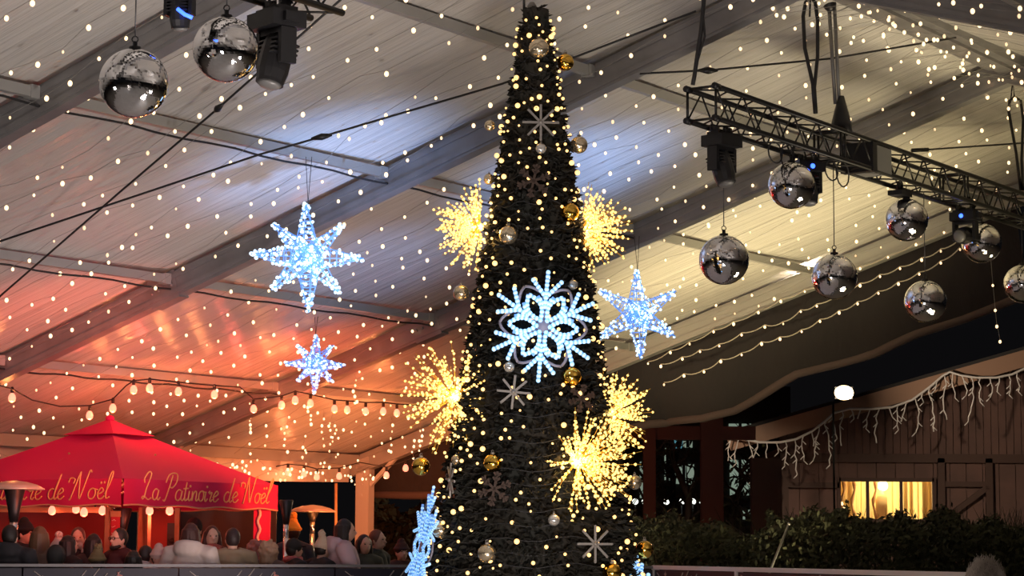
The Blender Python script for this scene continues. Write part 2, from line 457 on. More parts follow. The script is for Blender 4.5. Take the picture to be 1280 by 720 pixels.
rnd = random.Random(11); N = 15000
for k in range(N):
    f = rnd.random(); z = .25 + (ZTOP - .25) * (1 - sqrt(f)) if rnd.random() < .8 else .25 + (ZTOP - .25) * rnd.random()
    if z < .95 and rnd.random() < .6: continue
    q = rnd.uniform(0, 2 * pi) if rnd.random() < .3 else rnd.uniform(pi * .95, 2.05 * pi)
    tier = ((z / .24) % 1.0)
    R = tree_r(z) * (.93 + .09 * (1 - tier)) + rnd.uniform(-.03, .012)
    rad = V((cos(q), sin(q), 0)); tn = V((-sin(q), cos(q), 0)); c = V((TX, TD, z)) + rad * (R - .03)
    d = (rad * rnd.uniform(.3, 1) + tn * rnd.uniform(-.7, .7) + V((0, 0, rnd.uniform(-.8, .45)))).normalized()
    L = rnd.uniform(.05, .085); w = rnd.uniform(.008, .016)
    sd = d.cross(V((rnd.uniform(-1, 1), rnd.uniform(-1, 1), rnd.uniform(-1, 1)))).normalized()
    e2 = d.cross(sd)
    for s2 in (sd, e2):
        mb.add([c - s2 * w * .5, c + s2 * w * .5, c + d * L * .6 + s2 * w, c + d * L, c + d * L * .6 - s2 * w], [(0, 1, 2, 3, 4)])
mb.build('foliage', M['foliage'], tree, False)
tp = at(665, 6, TD)
MB().lathe(tp - V((0, 0, .06)), [(.035, 0), (.04, .05), (.02, .08)], 10).build('top_cap', M['glitter'], tree)
wt = at(655, 14, TD); top_w = roof_hit(655, 14); rw = (V((wt.x, wt.y, 0)) - V((OO.x, OO.y, 0))).dot(WW)
tag(MB().tube([wt, V((wt.x, wt.y, OO.z + rz(rw) - .05))], .011, 6).build('guy_cable', M['cable']), 'dark cable rising from the tip of the tree', 'cable')

def on_tree(px, py, out=0.0):
    """point on the front of the cone seen at pixel (px, py); the edge of the cone when the pixel is just outside"""
    d = ray(px, py); D = TD
    for _ in range(12):
        P = CAM + d * D; R = tree_r(P.z) + out; x = P.x - TX
        D = TD - sqrt(max(R * R - x * x, 0.0)) if abs(x) < R else TD
    P = CAM + d * D; nrm = V((P.x - TX, P.y - TD, 0)); nrm = nrm.normalized() if nrm.length > .01 else V((0, -1, 0))
    return P, nrm

# fairy-light strings wound round the tree
rnd = random.Random(21)
bulb_px = []
bands = 9; zs = [.85 + (ZTOP - .95) * k / bands for k in range(bands + 1)]
where = ['below the silver star at the tree foot', 'at the height of the double golden burst', 'below the rope light snowflake', 'level with the left golden burst', 'across the rope light snowflake', 'above the rope light snowflake', 'between the two upper golden bursts', 'round the upper silver star', 'round the tip of the tree']
for k in range(bands):
    st = thing('fairy_light_string', (TX, TD, zs[k]), 'amber fairy lights wound on the tree ' + where[k], 'light string', 'fairy light strings on the tree')
    pts = []; turns = 5 if k < 7 else 4; n = int(turns * 40)
    for s_ in range(n + 1):
        f = s_ / n; z = lerp(zs[k], zs[k + 1], f); q = 2 * pi * turns * f + k
        pts.append(V((TX + cos(q) * (tree_r(z) - .01), TD + sin(q) * (tree_r(z) - .01), z + .02 * sin(9 * q))))
    MB().tube(pts, .004, 4).build('cord', M['cable'], st)
    want = int(lerp(76, 34, k / (bands - 1)))
    placed = []; tries = 0
    while len(placed) < want and tries < 4000:
        tries += 1
        z = rnd.uniform(zs[k], zs[k + 1]); q = rnd.uniform(pi * .97, 2.03 * pi); R = tree_r(z) + rnd.uniform(.0, .03)
        P = V((TX + cos(q) * R, TD + sin(q) * R, z))
        if all((P - Q).length > .062 for Q in placed): placed.append(P)
    for P in placed: inst('bulb', TBULB, P, st, scale=rnd.choice([.8, 1, 1.1, 1.1, 1.25, 1.4, 1.9]))

# baubles
def bauble_mesh(kind):
    def f(mb):
        mb.ball((0, 0, 0), 1, 1, 1, 24, 16)
    return shared(f, 'shell', M[kind])
BM = {k: bauble_mesh(k) for k in ('goldball', 'paleball', 'crystal')}
CAPM = shared(lambda mb: (mb.lathe((0, 0, .95), [(.22, 0), (.22, .2), (.1, .24)], 10), mb.tube([V((.12 * cos(q), 0, 1.3 + .12 * sin(q))) for q in [2 * pi * i / 10 for i in range(11)]], .03, 4)), 'cap', M['glitter'])
BAUB = [(673, 61, 13, 'paleball', 'champagne bauble highest on the tree tip'), (704, 78, 11, 'goldball', 'shiny gold bauble at the right of the tree tip'),
        (721, 181, 11, 'paleball', 'champagne bauble on the right rim above the right golden burst'), (676, 186, 7, 'crystal', 'small clear bauble just under the upper silver star'),
        (614, 157, 7, 'paleball', 'small champagne bauble on the left rim beside the upper silver star'), (613, 224, 7, 'paleball', 'small champagne bauble on the left rim above the left golden burst'),
        (710, 266, 12, 'goldball', 'gold bauble beside the upper right golden burst'), (637, 294, 12, 'paleball', 'champagne bauble right of the upper left golden burst'),
        (579, 366, 10, 'paleball', 'champagne bauble on the left rim beside the rope light snowflake'), (715, 356, 6.5, 'crystal', 'small clear bauble at upper right of the rope light snowflake'),
        (637, 459, 7, 'crystal', 'small clear bauble at lower left of the rope light snowflake'), (713, 471, 12.5, 'goldball', 'gold bauble under the rope light snowflake'),
        (617, 579, 11.5, 'goldball', 'gold bauble alone in the middle of the lower tree'), (529, 583, 11.5, 'goldball', 'gold bauble sticking out at the left rim below the left sunburst'),
        (572, 575, 6.5, 'paleball', 'small champagne bauble above the tilted silver star'), (553, 663, 10, 'paleball', 'champagne bauble beside the edge-on blue snowflake'),
        (610, 692, 12, 'paleball', 'champagne bauble near the bottom left of the tree'), (692, 650, 7.5, 'crystal', 'small clear bauble under the double golden burst'),
        (791, 603, 9, 'paleball', 'champagne bauble at the right rim beside the golden burst'), (803, 687, 11, 'goldball', 'gold bauble at the right rim above the barrier'),
        (763, 716, 12, 'goldball', 'gold bauble at the lowest edge below the lower silver star')]
for px, py, rp, kd, lb in BAUB:
    P, nr = on_tree(px, py); r_ = rp * P.y / F_PX
    P = P + V((nr.x, nr.y, 0)) * r_ * .25
    t = thing('bauble', P, lb, 'bauble', 'baubles on the tree')
    inst('shell', BM[kd], P, t, scale=r_); inst('cap', CAPM, P, t, scale=r_)

# glitter stars
for px, py, rp, rot, tw, lb in [(676, 153, 23, .0, 0, 'silver glitter star with eight rays near the tree tip'), (642, 490, 21, .1, 0, 'silver glitter star with eight rays under the rope light snowflake'),
                          (563, 600, 21, .1, .75, 'silver glitter star turned sideways at the left rim'), (744, 680, 23, 0, 0, 'silver glitter star with eight rays low on the right')]:
    P, nr = on_tree(px, py, .04); nr = (nr + V((0, -.9, .0))).normalized(); nr = Matrix.Rotation(-tw, 3, 'Z') @ nr
    X = V((0, 0, 1)).cross(nr).normalized(); t = thing('star_ornament', P, lb, 'star ornament', 'glitter stars on the tree'); R = rp * P.y / F_PX
    for k in range(8):
        q = rot + 2 * pi * k / 8; d = X * sin(q) + V((0, 0, 1)) * cos(q); d2 = nr.cross(d)
        b = MB(); c = P + d * R * .52; b.box(c, R * .98, .018, .012, d, d2, nr); b.tube([P + d * R * .95, P + d * R * 1.03], [.01, .004], 6); b.build('ray', M['glitter'], t, False)
    MB().ball(P + nr * .008, .018, n=8, mrings=6).build('centre', M['glitter'], t)
# bronze snowflakes
for px, py, rp, lb in [(618, 611, 22, 'dull bronze snowflake ornament below the single gold bauble'), (667, 226, 22, 'dull bronze snowflake ornament below the upper silver star'), (727, 498, 18, 'dull bronze snowflake ornament above the double golden burst')]:
    P, nr = on_tree(px, py, .03); nr = (nr + V((0, -.9, 0))).normalized(); X = V((0, 0, 1)).cross(nr).normalized(); R = rp * P.y / F_PX
    t = thing('snowflake_ornament', P, lb, 'snowflake ornament', 'bronze snowflakes on the tree')
    for k in range(6):
        q = 2 * pi * k / 6 + .2; d = X * sin(q) + V((0, 0, 1)) * cos(q); d2 = nr.cross(d); b = MB()
        b.box(P + d * R * .5, R, .02, .01, d, d2, nr)
        for s_ in (-1, 1):
            for h in (.45, .72):
                e = (d + d2 * s_ * 1.0).normalized(); b.box(P + d * R * h + e * R * .14, R * .3, .018, .01, e, nr.cross(e), nr)
        b.build('arm', M['bronze'], t, False)

# rope-light snowflake
def rope_flake(P, X, Z, R, rot, label, ts=1.0):
    nr = X.cross(Z) * -1
    t = thing('rope_light_snowflake', P, label, 'snowflake light', 'rope light snowflakes on the tree')
    def pt(r_, a, o=0): return P + (X * sin(a) + Z * cos(a)) * (r_ * R) + nr * o
    tr = .0145 * R / .43 * ts
    def rope(mb, pts, r_):
        mb.cur = 0; mb.tube(pts, r_ * 1.05, 6); mb.cur = 1
        for p in resample(pts, .034): mb.ball(p, r_ * 1.3, n=7, mrings=5)
    for k in range(6):
        a = rot + k * pi / 3; b = MB(); d = pt(1, a) - P; side = (pt(1, a + pi / 2) - P)
        rope(b, [P + d * .44, P + d * 1.0], tr)
        for s_ in (-1, 1): rope(b, [P + d * .53, P + d * .84 + side * .27 * s_], tr)
        for s_ in (-1, 1): rope(b, [P + d * .36, P + d * .54 + side * .15 * s_, ], tr)
        b.build('lit_arm', [M['iceblue'], M['ropebead']], t)
        a2 = a + pi / 6; d = pt(1, a2) - P; side = pt(1, a2 + pi / 2) - P; b = MB()
        for s_ in (-1, 1):
            rope(b, [P + d * (.12 + .52 * f) + side * (.125 * sin(pi * min(1, f * 1.0)) * s_) for f in [i / 10 for i in range(11)]], tr)
        b.build('lit_petal', [M['iceblue'], M['ropebead']], t)
        b = MB()
        for s_ in (-1, 1):
            b.tube([P + d * (.42 + .38 * f) + side * (.31 * (1 - f) ** .6 * s_) - nr * -.01 for f in [i / 8 for i in range(9)]], tr * .8, 6)
        b.build('unlit_tube', M['greytube'], t)
    MB().lathe(P, [(.045 * R / .43, -.01), (.05 * R / .43, .0), (.03 * R / .43, .015)], 10, nr).build('hub', M['greytube'], t)
    # frame behind
    b = MB()
    for k in range(6):
        a = rot + k * pi / 3; b.tube([P + nr * -.0, pt(.95, a)], .004, 4)
    b.build('frame', M['greytube'], t)
    return t
P, nr = on_tree(679, 408, .1)
rope_flake(P, V((1, 0, 0)), V((0, -.12, 1)).normalized(), 69 * P.y / F_PX, radians(5), 'large ice blue rope light snowflake on the front of the tree')
P = at(527, 684, TD - .05)
q = radians(76); rope_flake(P, V((cos(q), -sin(q), 0)), V((.17, 0, .985)), .5, .1, 'ice blue rope light snowflake seen edge-on at the left foot of the tree', .62)
P = at(806, 762, TD - .05)
q = radians(-70); rope_flake(P, V((cos(q), -sin(q), 0)), V((-.16, 0, .987)), .43, .0, 'ice blue rope light snowflake at the right foot of the tree, only its tip showing')

# golden bursts: stems with lights along them
def burst(px, py, axis, spread, R, nst, label, seed, D=None, core=1.0):
    rnd = random.Random(seed)
    P = on_tree(px, py)[0] if D is None else at(px, py, D)
    ax = V(axis).normalized(); t = thing('golden_burst_light', P, label, 'burst light', 'golden bursts on the tree')
    n = 0
    while n < nst:
        d = V((rnd.gauss(0, 1), rnd.gauss(0, 1), rnd.gauss(0, 1))).normalized()
        if d.dot(ax) < spread: continue
        n += 1
        L = R * rnd.uniform(.72, 1.04); sd = d.orthogonal().normalized() * rnd.uniform(-.06, .06) * L
        mb = MB(); mb.cur = 0; pts = [P + d * .03, P + d * L * .55 + sd, P + d * L]
        mb.tube(pts, .0028, 4); mb.cur = 1
        ln = rnd.randint(4, 7)
        for k in range(ln):
            f = (k + .6 + rnd.uniform(-.35, .35)) / ln; f = .2 + f * .8
            p = pts[0].lerp(pts[1], f * 2) if f < .5 else pts[1].lerp(pts[2], min(1, f * 2 - 1))
            mb.ball(p, rnd.uniform(.0075, .0125), n=6, mrings=4)
        mb.build('light_stem', [M['goldwire'], M['gold']], t)
    MB().ball(P, .035 * core, n=10, mrings=6).build('hub', M['gold'], t)
    return P
GB = []
GB.append((burst(600, 284, (-1, .1, .02), .02, .4, 95, 'golden burst light at the upper left rim of the tree', 1, D=TD), 10))
GB.append((burst(729, 288, (1, .05, .02), .02, .4, 90, 'golden burst light at the upper right rim of the tree', 2, D=TD), 10))
GB.append((burst(569, 497, (-.85, -.5, 0), -.12, .5, 96, 'golden burst light with a glaring centre at the left rim of the tree', 3, core=1.9), 14))
GB.append((burst(722, 576, (.72, -.55, -.12), .05, .5, 98, 'largest golden burst light at the right front of the tree', 4, core=1.9), 14))
GB.append((burst(762, 518, (1, -.1, .1), -.1, .38, 85, 'golden burst light at the right rim above the largest burst', 5, D=TD - .1), 8))
# extra short bright spurs at the two glaring bursts stay part of their stems

# hanging 3-D star snowflakes
def hang_flake(px, py, D, Rpx, arms, label, seed, nl, tiltx=.0, up_px=None):
    rnd = random.Random(seed); P = at(px, py, D); R = Rpx * D / F_PX
    t = thing('hanging_snowflake_light', P, label, 'snowflake light', 'hanging ice blue snowflakes')
    X = V((cos(tiltx), sin(tiltx), 0)); Z = V((0, 0, 1)); Y = Z.cross(X); dirs = []
    for k in range(arms):
        a = 2 * pi * k / arms + rnd.uniform(-.05, .05); dirs.append(((X * sin(a) + Z * cos(a)) + Y * rnd.uniform(-.15, .15), 1.0 if k % 2 == 0 or arms == 6 else .86))
    for sy in (-1, 1):
        for k in range(3):
            a = 2 * pi * k / 3 + .5 * sy; dirs.append((X * sin(a) * .5 + Z * cos(a) * .5 + Y * sy * .8, .6))
    leds = []
    for d, ln in dirs:
        d = d.normalized(); b = MB(); a = d.orthogonal().normalized(); c = d.cross(a); L = R * ln
        for k in range(5):
            q = 2 * pi * k / 5; e = a * cos(q) + c * sin(q)
            b.tube([P + e * .24 * L + d * .1 * L, P + d * .55 * L + e * .13 * L, P + d * L], .007, 4)
        for h in (.15, .27, .4, .52, .64, .76, .88):
            rr = lerp(.24, .05, h) * L; b.tube([P + d * h * L + (a * cos(q) + c * sin(q)) * rr for q in [2 * pi * i / 6 for i in range(7)]], .006, 4)
        b.build('arm', M['icenet'], t)
        for k in range(int(nl / len(dirs) * (1.25 if ln > .7 else .6))):
            h = rnd.uniform(.12, 1.0); rr = lerp(.3, .05, h) * L * rnd.uniform(.5, 1); q = rnd.uniform(0, 2 * pi)
            leds.append(P + d * h * L + (a * cos(q) + c * sin(q)) * rr)
    MB().ball(P, .1 * R, n=10, mrings=6).build('core', M['icenet'], t)
    leds.sort(key=lambda p: p.y)
    for p in leds[:100]: inst('light_bulb', ICEB, p, t, scale=rnd.uniform(.7, 1.15))
    b = MB()
    for p in leds[100:]: b.ball(p, .017 * rnd.uniform(.7, 1.1), n=6, mrings=4)
    if len(leds) > 100: tag(b.build('light_bulbs_behind', M['icewhite'], t), kind='stuff')
    if up_px:
        b = MB()
        for dx in (-.03, .03):
            b.tube([P + V((0, 0, R * .97)), at(px + up_px[0], up_px[1], D) + V((dx, 0, 0))], .004, 4)
        b.build('hanging_cord', M['cable'], t)
    return P
HF = [hang_flake(384, 322, 22.3, 71, 8, 'largest hanging ice blue star snowflake, on the left', 1, 520, .1, (2, 196)),
      hang_flake(394, 455, 28.4, 38, 8, 'small hanging ice blue star snowflake, below the largest one', 2, 300, .2, (2, 382)),
      hang_flake(797, 393, 27.6, 57, 6, 'hanging ice blue star snowflake right of the tree', 3, 420, -.2, (-1, 295))]

# ================================================================== FAIRY LIGHTS ON THE ROOF
rnd = random.Random(33)
bayname = {-1: 'in the bay nearest the camera', 0: 'in the bay before the first rafter', 1: 'between the first and second rafters', 2: 'between the second and third rafters', 3: 'between the third and end rafters'}
def light_string(pts, bulbs, label, group, cordr=.0025, cord_mat=None, hang=.02, mesh=None, sc=(.8, 1.3)):
    bulbs = [p for p in bulbs if in_frame(p, 12)]
    if len(bulbs) < 2: return None
    t = thing('fairy_light_string', bulbs[0], label, 'light string', group)
    MB().tube(pts, cordr, 4).build('cord', cord_mat or M['cord'], t)
    for p in bulbs: inst('bulb', mesh or (BULB if rnd.random() < .78 else BULBD), p - V((0, 0, hang)), t, scale=rnd.uniform(*sc))
    return t
M['cord'] = mat('pale translucent cord', (.3, .29, .27), .6)
for i in range(-1, 4):
    for k in range(9):
        u = i * 5 + (k + .5) * 5 / 9 + rnd.uniform(-.1, .1); pts = []; bulbs = []
        w = .25 + rnd.uniform(0, .2); ph = rnd.uniform(0, 6)
        while w < HALF - .15:
            uu = u + .07 * sin(w * 1.3 + ph) + rnd.uniform(-.05, .05); off = .16 + .05 * sin(w * 2.1 + ph) + rnd.uniform(0, .05)
            p = T(uu, w, off=off); pts.append(p)
            if rnd.random() < .97: bulbs.append(p)
            w += rnd.uniform(.24, .42)
        if i in (0, 1): bulbs = [b for b in bulbs if rnd.random() < .9]
        if i == 3: bulbs = [b for b in bulbs if rnd.random() < .8]
        light_string(pts, bulbs, 'warm white fairy light string running down the roof ' + bayname[i], 'fairy light strings ' + bayname[i])
        # far side of the ridge, near the top only
        if i >= 1:
            pts = []; w = HALF + .2
            while w < HALF + 4.5:
                pts.append(T(u + rnd.uniform(-.05, .05), w, off=.15 + rnd.uniform(0, .06))); w += rnd.uniform(.26, .42)
            light_string(pts, pts, 'warm white fairy light string beyond the ridge at the upper right', 'fairy light strings beyond the ridge')
# ridge bundle
for q in range(3):
    pts = []; u = 7 + q * .1
    while u < 17.5:
        pts.append(T(u, HALF + rnd.uniform(-.4, .3), off=.17 + rnd.uniform(0, .12))); u += rnd.uniform(.14, .36) * (1 if q else .9)
    light_string(pts, pts, 'warm white fairy light string bundled along the ridge beam', 'fairy light strings along the ridge')
# eave bundles
for i in (1, 2, 3):
    for q in range(2):
        pts = []; u = i * 5 + .3
        while u < i * 5 + 4.8:
            pts.append(T(u, .25 + .3 * q + rnd.uniform(-.1, .1), off=.3 + .12 * abs(sin(u * 1.7)) + rnd.uniform(0, .12))); u += rnd.uniform(.07, .2)
        light_string(pts, pts, 'dense warm fairy light string looped along the eave ' + bayname[i], 'fairy light strings along the eave')
# short drops hanging near the eave, last bay
for k in range(14):
    u = 15.4 + k * .33; w = rnd.uniform(.6, 3.6); L = rnd.uniform(.25, .55); p0 = T(u, w, off=.08); pts = [p0 - V((0, 0, L * f)) + V((rnd.uniform(-.03, .03), 0, 0)) for f in [i / 5 for i in range(6)]]
    light_string(pts, pts[1:], 'short warm fairy light drop hanging from the roof near the corner leg', 'short fairy light drops')
# strings sagging below the end rafter, cords visible
S1 = [(830, 478), (855, 467), (880, 462), (901, 449), (927, 441), (952, 427), (975, 421), (1002, 412), (1025, 399), (1049, 388), (1072, 377), (1098, 364), (1123, 352), (1149, 340), (1176, 326), (1200, 309)]
S2 = [(826, 455), (853, 446), (875, 437), (899, 430), (927, 416), (956, 406), (979, 402), (1001, 387), (1021, 380), (1050, 366), (1075, 354), (1100, 343), (1125, 333), (1152, 322), (1176, 311), (1200, 298)]
S3 = [(810, 452), (838, 438), (862, 427), (892, 412), (917, 402), (948, 388), (976, 374), (1006, 362), (1040, 349), (1075, 333), (1110, 319), (1145, 303), (1180, 288)]
M['cordlit'] = mat('clear cord', (.55, .5, .42), .35)
for S_, lb in ((S1, 'lowest fairy light string sagging across the dark gable curtain'), (S2, 'second fairy light string, just under the end rafter'), (S3, 'third fairy light string, along the face of the end rafter')):
    bp = [gable_hit(x, y, -.12) for x, y in S_]; pts = []
    for a, b in zip(bp, bp[1:]): pts += sag(a, b, .035, 5)[:-1]
    pts.append(bp[-1]); light_string(pts, bp, lb, 'fairy light strings under the end rafter', .008, M['cordlit'])
vp = [gable_hit(x, y, -.15) for x, y in [(1238, 318), (1241, 354), (1244, 385), (1246, 405), (1250, 424)]]
light_string(vp, vp[1:], 'white fairy light drop dangling alone at the far right', None, .004, mesh=BULB)

# festoon strings
def festoon(pts_px, bulbs_px, D, label):
    pos = (lambda x, y: at(x, y, D)) if D else (lambda x, y: roof_hit(x, y, .42))
    pts = [pos(x, y) for x, y in pts_px]; t = thing('festoon_light_string', pos(*bulbs_px[0]), label, 'festoon lights', 'red festoon light strings')
    MB().tube(pts, .009, 5).build('cable', M['cable'], t)
    for x, y in bulbs_px:
        p = pos(x, y) + V((0, 0, .115)); inst('socket', FSOCK, p, t); inst('bulb', FEST, p, t)
festoon([(-30, 470), (0, 482), (15, 486), (40, 500), (75, 508), (112, 507), (141, 499), (158, 482), (167, 476), (187, 474), (223, 478), (268, 482), (300, 484)],
        [(15, 497), (112, 519), (141, 510), (167, 487), (187, 485), (223, 489), (268, 493)], None, 'red festoon light string looping above the red parasol')
festoon([(300, 484), (317, 499), (335, 497), (352, 495), (369, 489), (388, 493), (418, 500), (434, 501), (457, 503), (479, 503), (496, 505), (530, 507)],
        [(317, 511), (352, 506), (369, 500), (388, 504), (418, 511), (434, 512), (457, 514), (479, 514), (496, 516)], None, 'red festoon light string under the low purlin left of the golden burst')
festoon([(318, 580), (336, 585), (360, 580), (380, 582), (396, 586), (424, 585), (450, 578), (483, 584), (507, 576), (540, 560)],
        [(336, 596), (360, 590), (380, 592), (396, 596), (424, 595), (483, 594), (507, 585)], 35.0, 'red festoon light string along the eave by the corner leg')
festoon([(55, 632), (65, 629), (95, 628), (104, 631), (128, 629), (140, 630)], [(65, 638), (95, 636), (105, 640), (128, 638)], 27.6, 'red festoon light string under the left side of the parasol')
festoon([(178, 630), (187, 629), (200, 634), (212, 630), (222, 632)], [(187, 638), (212, 638)], 27.3, 'two festoon bulbs under the right side of the parasol')

# ================================================================== CABLES, TRUSSES, BALLS
def wire(pxs, off, label, r=.011):
    pts = [roof_hit(x, y, off) for x, y in pxs]
    t = thing('bracing_cable', pts[0], label, 'cable', 'roof bracing cables')
    MB().tube(pts, r, 5).build('steel_rope', M['cable'], t)
    return t, pts
t, p = wire([(-10, 379), (150, 240), (272, 136), (430, -4)], .35, 'dark bracing cable rising steeply across the left of the roof')
MB().tube([p[2] - (p[3] - p[2]).normalized() * .06, p[2], p[2] + (p[3] - p[2]).normalized() * .1], [.012, .035, .012], 8).build('turnbuckle', M['blackmetal'], t)
t, p = wire([(-10, 305), (325, 193), (402, 171), (500, 142), (627, 105), (717, 72), (870, 14)], .35, 'dark bracing cable passing behind the tree tip')
MB().tube([p[2] - V((.1, 0, .02)), p[2], p[2] + V((.1, 0, .02))], [.012, .035, .012], 8).build('turnbuckle', M['blackmetal'], t)
t, p = wire([(800, 92), (885, 88), (1040, 73), (1195, 47)], .3, 'dark bracing cable above the near end of the right truss')
MB().tube([p[1] - V((.1, 0, .0)), p[1], p[1] + V((.1, 0, 0))], [.012, .04, .012], 8).build('turnbuckle', M['blackmetal'], t)
t, p = wire([(1140, 188), (1160, 187), (1290, 178)], .3, 'short bracing cable behind the right truss')
MB().tube([p[0], p[1]], .025, 8).build('turnbuckle', M['blackmetal'], t)
for j, i0, lb in ((1, 1, 'black power cable drooping under the lowest purlin'), (2, 0, 'black power cable drooping under the second lowest purlin'), (3, 0, 'black power cable drooping under the middle purlin')):
    pts = []; w = PURL[j] * SL * cos(PITCHR)
    for k in range(41):
        u = i0 * 5 + k * (15 - i0 * 5) / 40; pts.append(T(u, w + .03, off=.17 + .03 * abs(sin(k * .8))))
    tag(MB().tube(pts, .012, 5).build('power_cable', M['cable']), lb, 'cable', 'power cables under the purlins')

TS = .29
def truss(p0, L, label):
    """square lattice truss from p0 (centre) along the ridge direction"""
    t = thing('lighting_truss', p0, label, 'truss', 'lighting trusses'); h = TS / 2; cor = []
    for a, b in ((-1, 1), (1, 1), (1, -1), (-1, -1)):
        o = WW * (a * h) + V((0, 0, b * h)); cor.append(o)
        bm_ = MB().tube([p0 + o, p0 + o + UU * L], .0255, 8); bm_.build('chord', M['truss'], t)
    n = int(L / .25)
    for k in range(4):
        A_, B_ = cor[k], cor[(k + 1) % 4]; b = MB()
        for q in range(n):
            x0, x1 = q * L / n, (q + 1) * L / n
            if q % 2: A_, B_ = B_, A_
            b.tube([p0 + A_ + UU * x0, p0 + B_ + UU * x1], .009, 5)
            if q % 2: A_, B_ = B_, A_
        b.tube([p0 + A_, p0 + B_], .012, 5)
        for x0 in (0, L * .28, L * .29, L * .62, L * .63): b.tube([p0 + A_ + UU * x0, p0 + B_ + UU * x0], .013, 5)
        b.build('lattice', M['truss'], t)
    for o in cor: MB().tube([p0 + o - UU * .03, p0 + o + UU * .05], .032, 8).build('end_connector', M['blackmetal'], t)
    return t
TZ = 5.485
R0 = at(877, 123, 20); R0.z = TZ
truss(R0, 9.0, 'black box truss on the right carrying seven mirror balls')
def RT(px):                                        # point on the right truss axis seen in pixel column px
    k = (px - 640) / F_PX; s_ = (R0.x - k * R0.y) / (k * UU.y - UU.x); return R0 + UU * s_
L0 = V((-2.23, 14.8, TZ))
def LT(px):
    k = (px - 640) / F_PX; s_ = (L0.x - k * L0.y) / (k * UU.y - UU.x); return L0 + UU * s_
Lend = LT(402)
truss(Lend - UU * 7, 7.0, 'black box truss at the top left, only its end showing')

BALLM = {}
def ball_mesh(mb):
    mb.ball((0, 0, 0), 1, 1, 1, 84, 44)
me_ball = shared(ball_mesh, 'mirrored_sphere', M['mirror'], smooth=False)
rb = random.Random(4)
for v in me_ball.vertices:                         # every tile sits at a slightly different angle
    v.co *= 1 + rb.uniform(-.0011, .0011)
BALLS = [(158, 104, 'L', 'largest mirror ball, at the upper left'), (274, 62, 'L', 'mirror ball beside the black moving light at the upper left'),
         (907, 325, 'R', 'lower mirror ball under the near end of the right truss'), (993, 232, 'R', 'mirror ball close under the truss beside the blue status light'),
         (1046, 346, 'R', 'lower mirror ball hanging in front of the end rafter'), (1138, 275, 'R', 'mirror ball close under the middle of the right truss'),
         (1160, 377, 'R', 'lowest mirror ball, in front of the dark gable curtain'), (1232, 304, 'R', 'mirror ball close under the truss beside the black box light'),
         (1283, 355, 'R', 'mirror ball cut off by the right edge of the picture')]
for px, py, s_, lb in BALLS:
    ax = LT(px) if s_ == 'L' else RT(px); P = at(px, py, ax.y); P.x = ax.x; r_ = .225
    t = thing('mirror_ball', P, lb, 'mirror ball', 'mirror balls under the trusses')
    inst('mirrored_sphere', me_ball, P, t, (rb.uniform(-.1, .1), rb.uniform(-.1, .1), rb.uniform(0, 6)), r_)
    b = MB().lathe(P + V((0, 0, r_ - .01)), [(.04, 0), (.04, .025), (.016, .03), (.016, .06)], 10); b.tube([P + V((.02 * cos(q), 0, r_ + .065 + .02 * sin(q))) for q in [2 * pi * i / 10 for i in range(11)]], .005, 4)
    b.build('hanger_cap', M['blackmetal'], t)
    tz = TZ - TS / 2
    MB().tube([P + V((0, 0, r_ + .08)), V((P.x, P.y, tz))], .005, 5).build('hanging_wire', M['steelwire'], t)

def moving_head(P, yaw, tilt, s_, label, led=False):
    """P = clamp point under the truss; hangs down"""
    t = thing('moving_head_light', P, label, 'stage light', 'moving head lights'); Rz = Matrix.Rotation(yaw, 3, 'Z')
    def L(x, y, z): return P + Rz @ (V((x, y, z)) * s_)
    X, Y, Z = Rz @ V((1, 0, 0)), Rz @ V((0, 1, 0)), V((0, 0, 1))
    for sx in (-.09, .09):
        b = MB(); b.box(L(sx, 0, .0), .035 * s_, .07 * s_, .1 * s_, X, Y, Z); b.tube([L(sx, .0, .05), L(sx, .045, .07), L(sx, .05, .02)], .012 * s_, 5)
        b.build('clamp', M['blackmetal'], t)
    b = MB().box(L(0, 0, -.085), .3 * s_, .24 * s_, .1 * s_, X, Y, Z); b.box(L(0, 0, -.03), .26 * s_, .14 * s_, .05 * s_, X, Y, Z); b.box(L(.16, 0, -.08), .05 * s_, .1 * s_, .06 * s_, X, Y, Z)
    base = b.build('base_box', M['black'], t, False)
    b = MB().box(L(0, 0, -.15), .26 * s_, .1 * s_, .04 * s_, X, Y, Z)
    for sx in (-.125, .125): b.box(L(sx, 0, -.25), .035 * s_, .11 * s_, .22 * s_, X, Y, Z); b.tube([L(sx * 1.12, 0, -.3), L(sx * .8, 0, -.3)], .05 * s_, 10)
    b.build('yoke', M['black'], t, False)
    d = Rz @ (V((0, -sin(tilt), -cos(tilt)))); c = L(0, 0, -.3)
    b = MB().lathe(c - d * .15 * s_, [(.05 * s_, 0), (.085 * s_, .03 * s_), (.1 * s_, .12 * s_), (.1 * s_, .25 * s_), (.088 * s_, .31 * s_), (.088 * s_, .33 * s_)], 14, d)
    for q in range(4): b.box(c - d * (.08 - .03 * q) * s_, .21 * s_, .012 * s_, .17 * s_, X, d, d.cross(X))
    hd = b.build('head', M['black'], t, False)
    MB().lathe(c + d * .18 * s_, [(.078 * s_, 0), (.06 * s_, .02 * s_), (.02 * s_, .028 * s_)], 14, d).build('lens', M['greybox'], hd)
    if led: MB().lathe(L(.0, -.124, -.085), [(.025, 0), (.02, .01)], 8, -Y).build('status_light', M['ledblue'], base)
    return t
zt = TZ - TS / 2 - .06
p = LT(214); mh = moving_head(V((p.x, p.y, zt)), 2.9, .15, .7, 'black moving light cut by the top edge left of the second mirror ball')
p = LT(338); moving_head(V((p.x, p.y, zt)), -.9, .25, 1.15, 'black moving light hanging right of the upper left mirror balls')
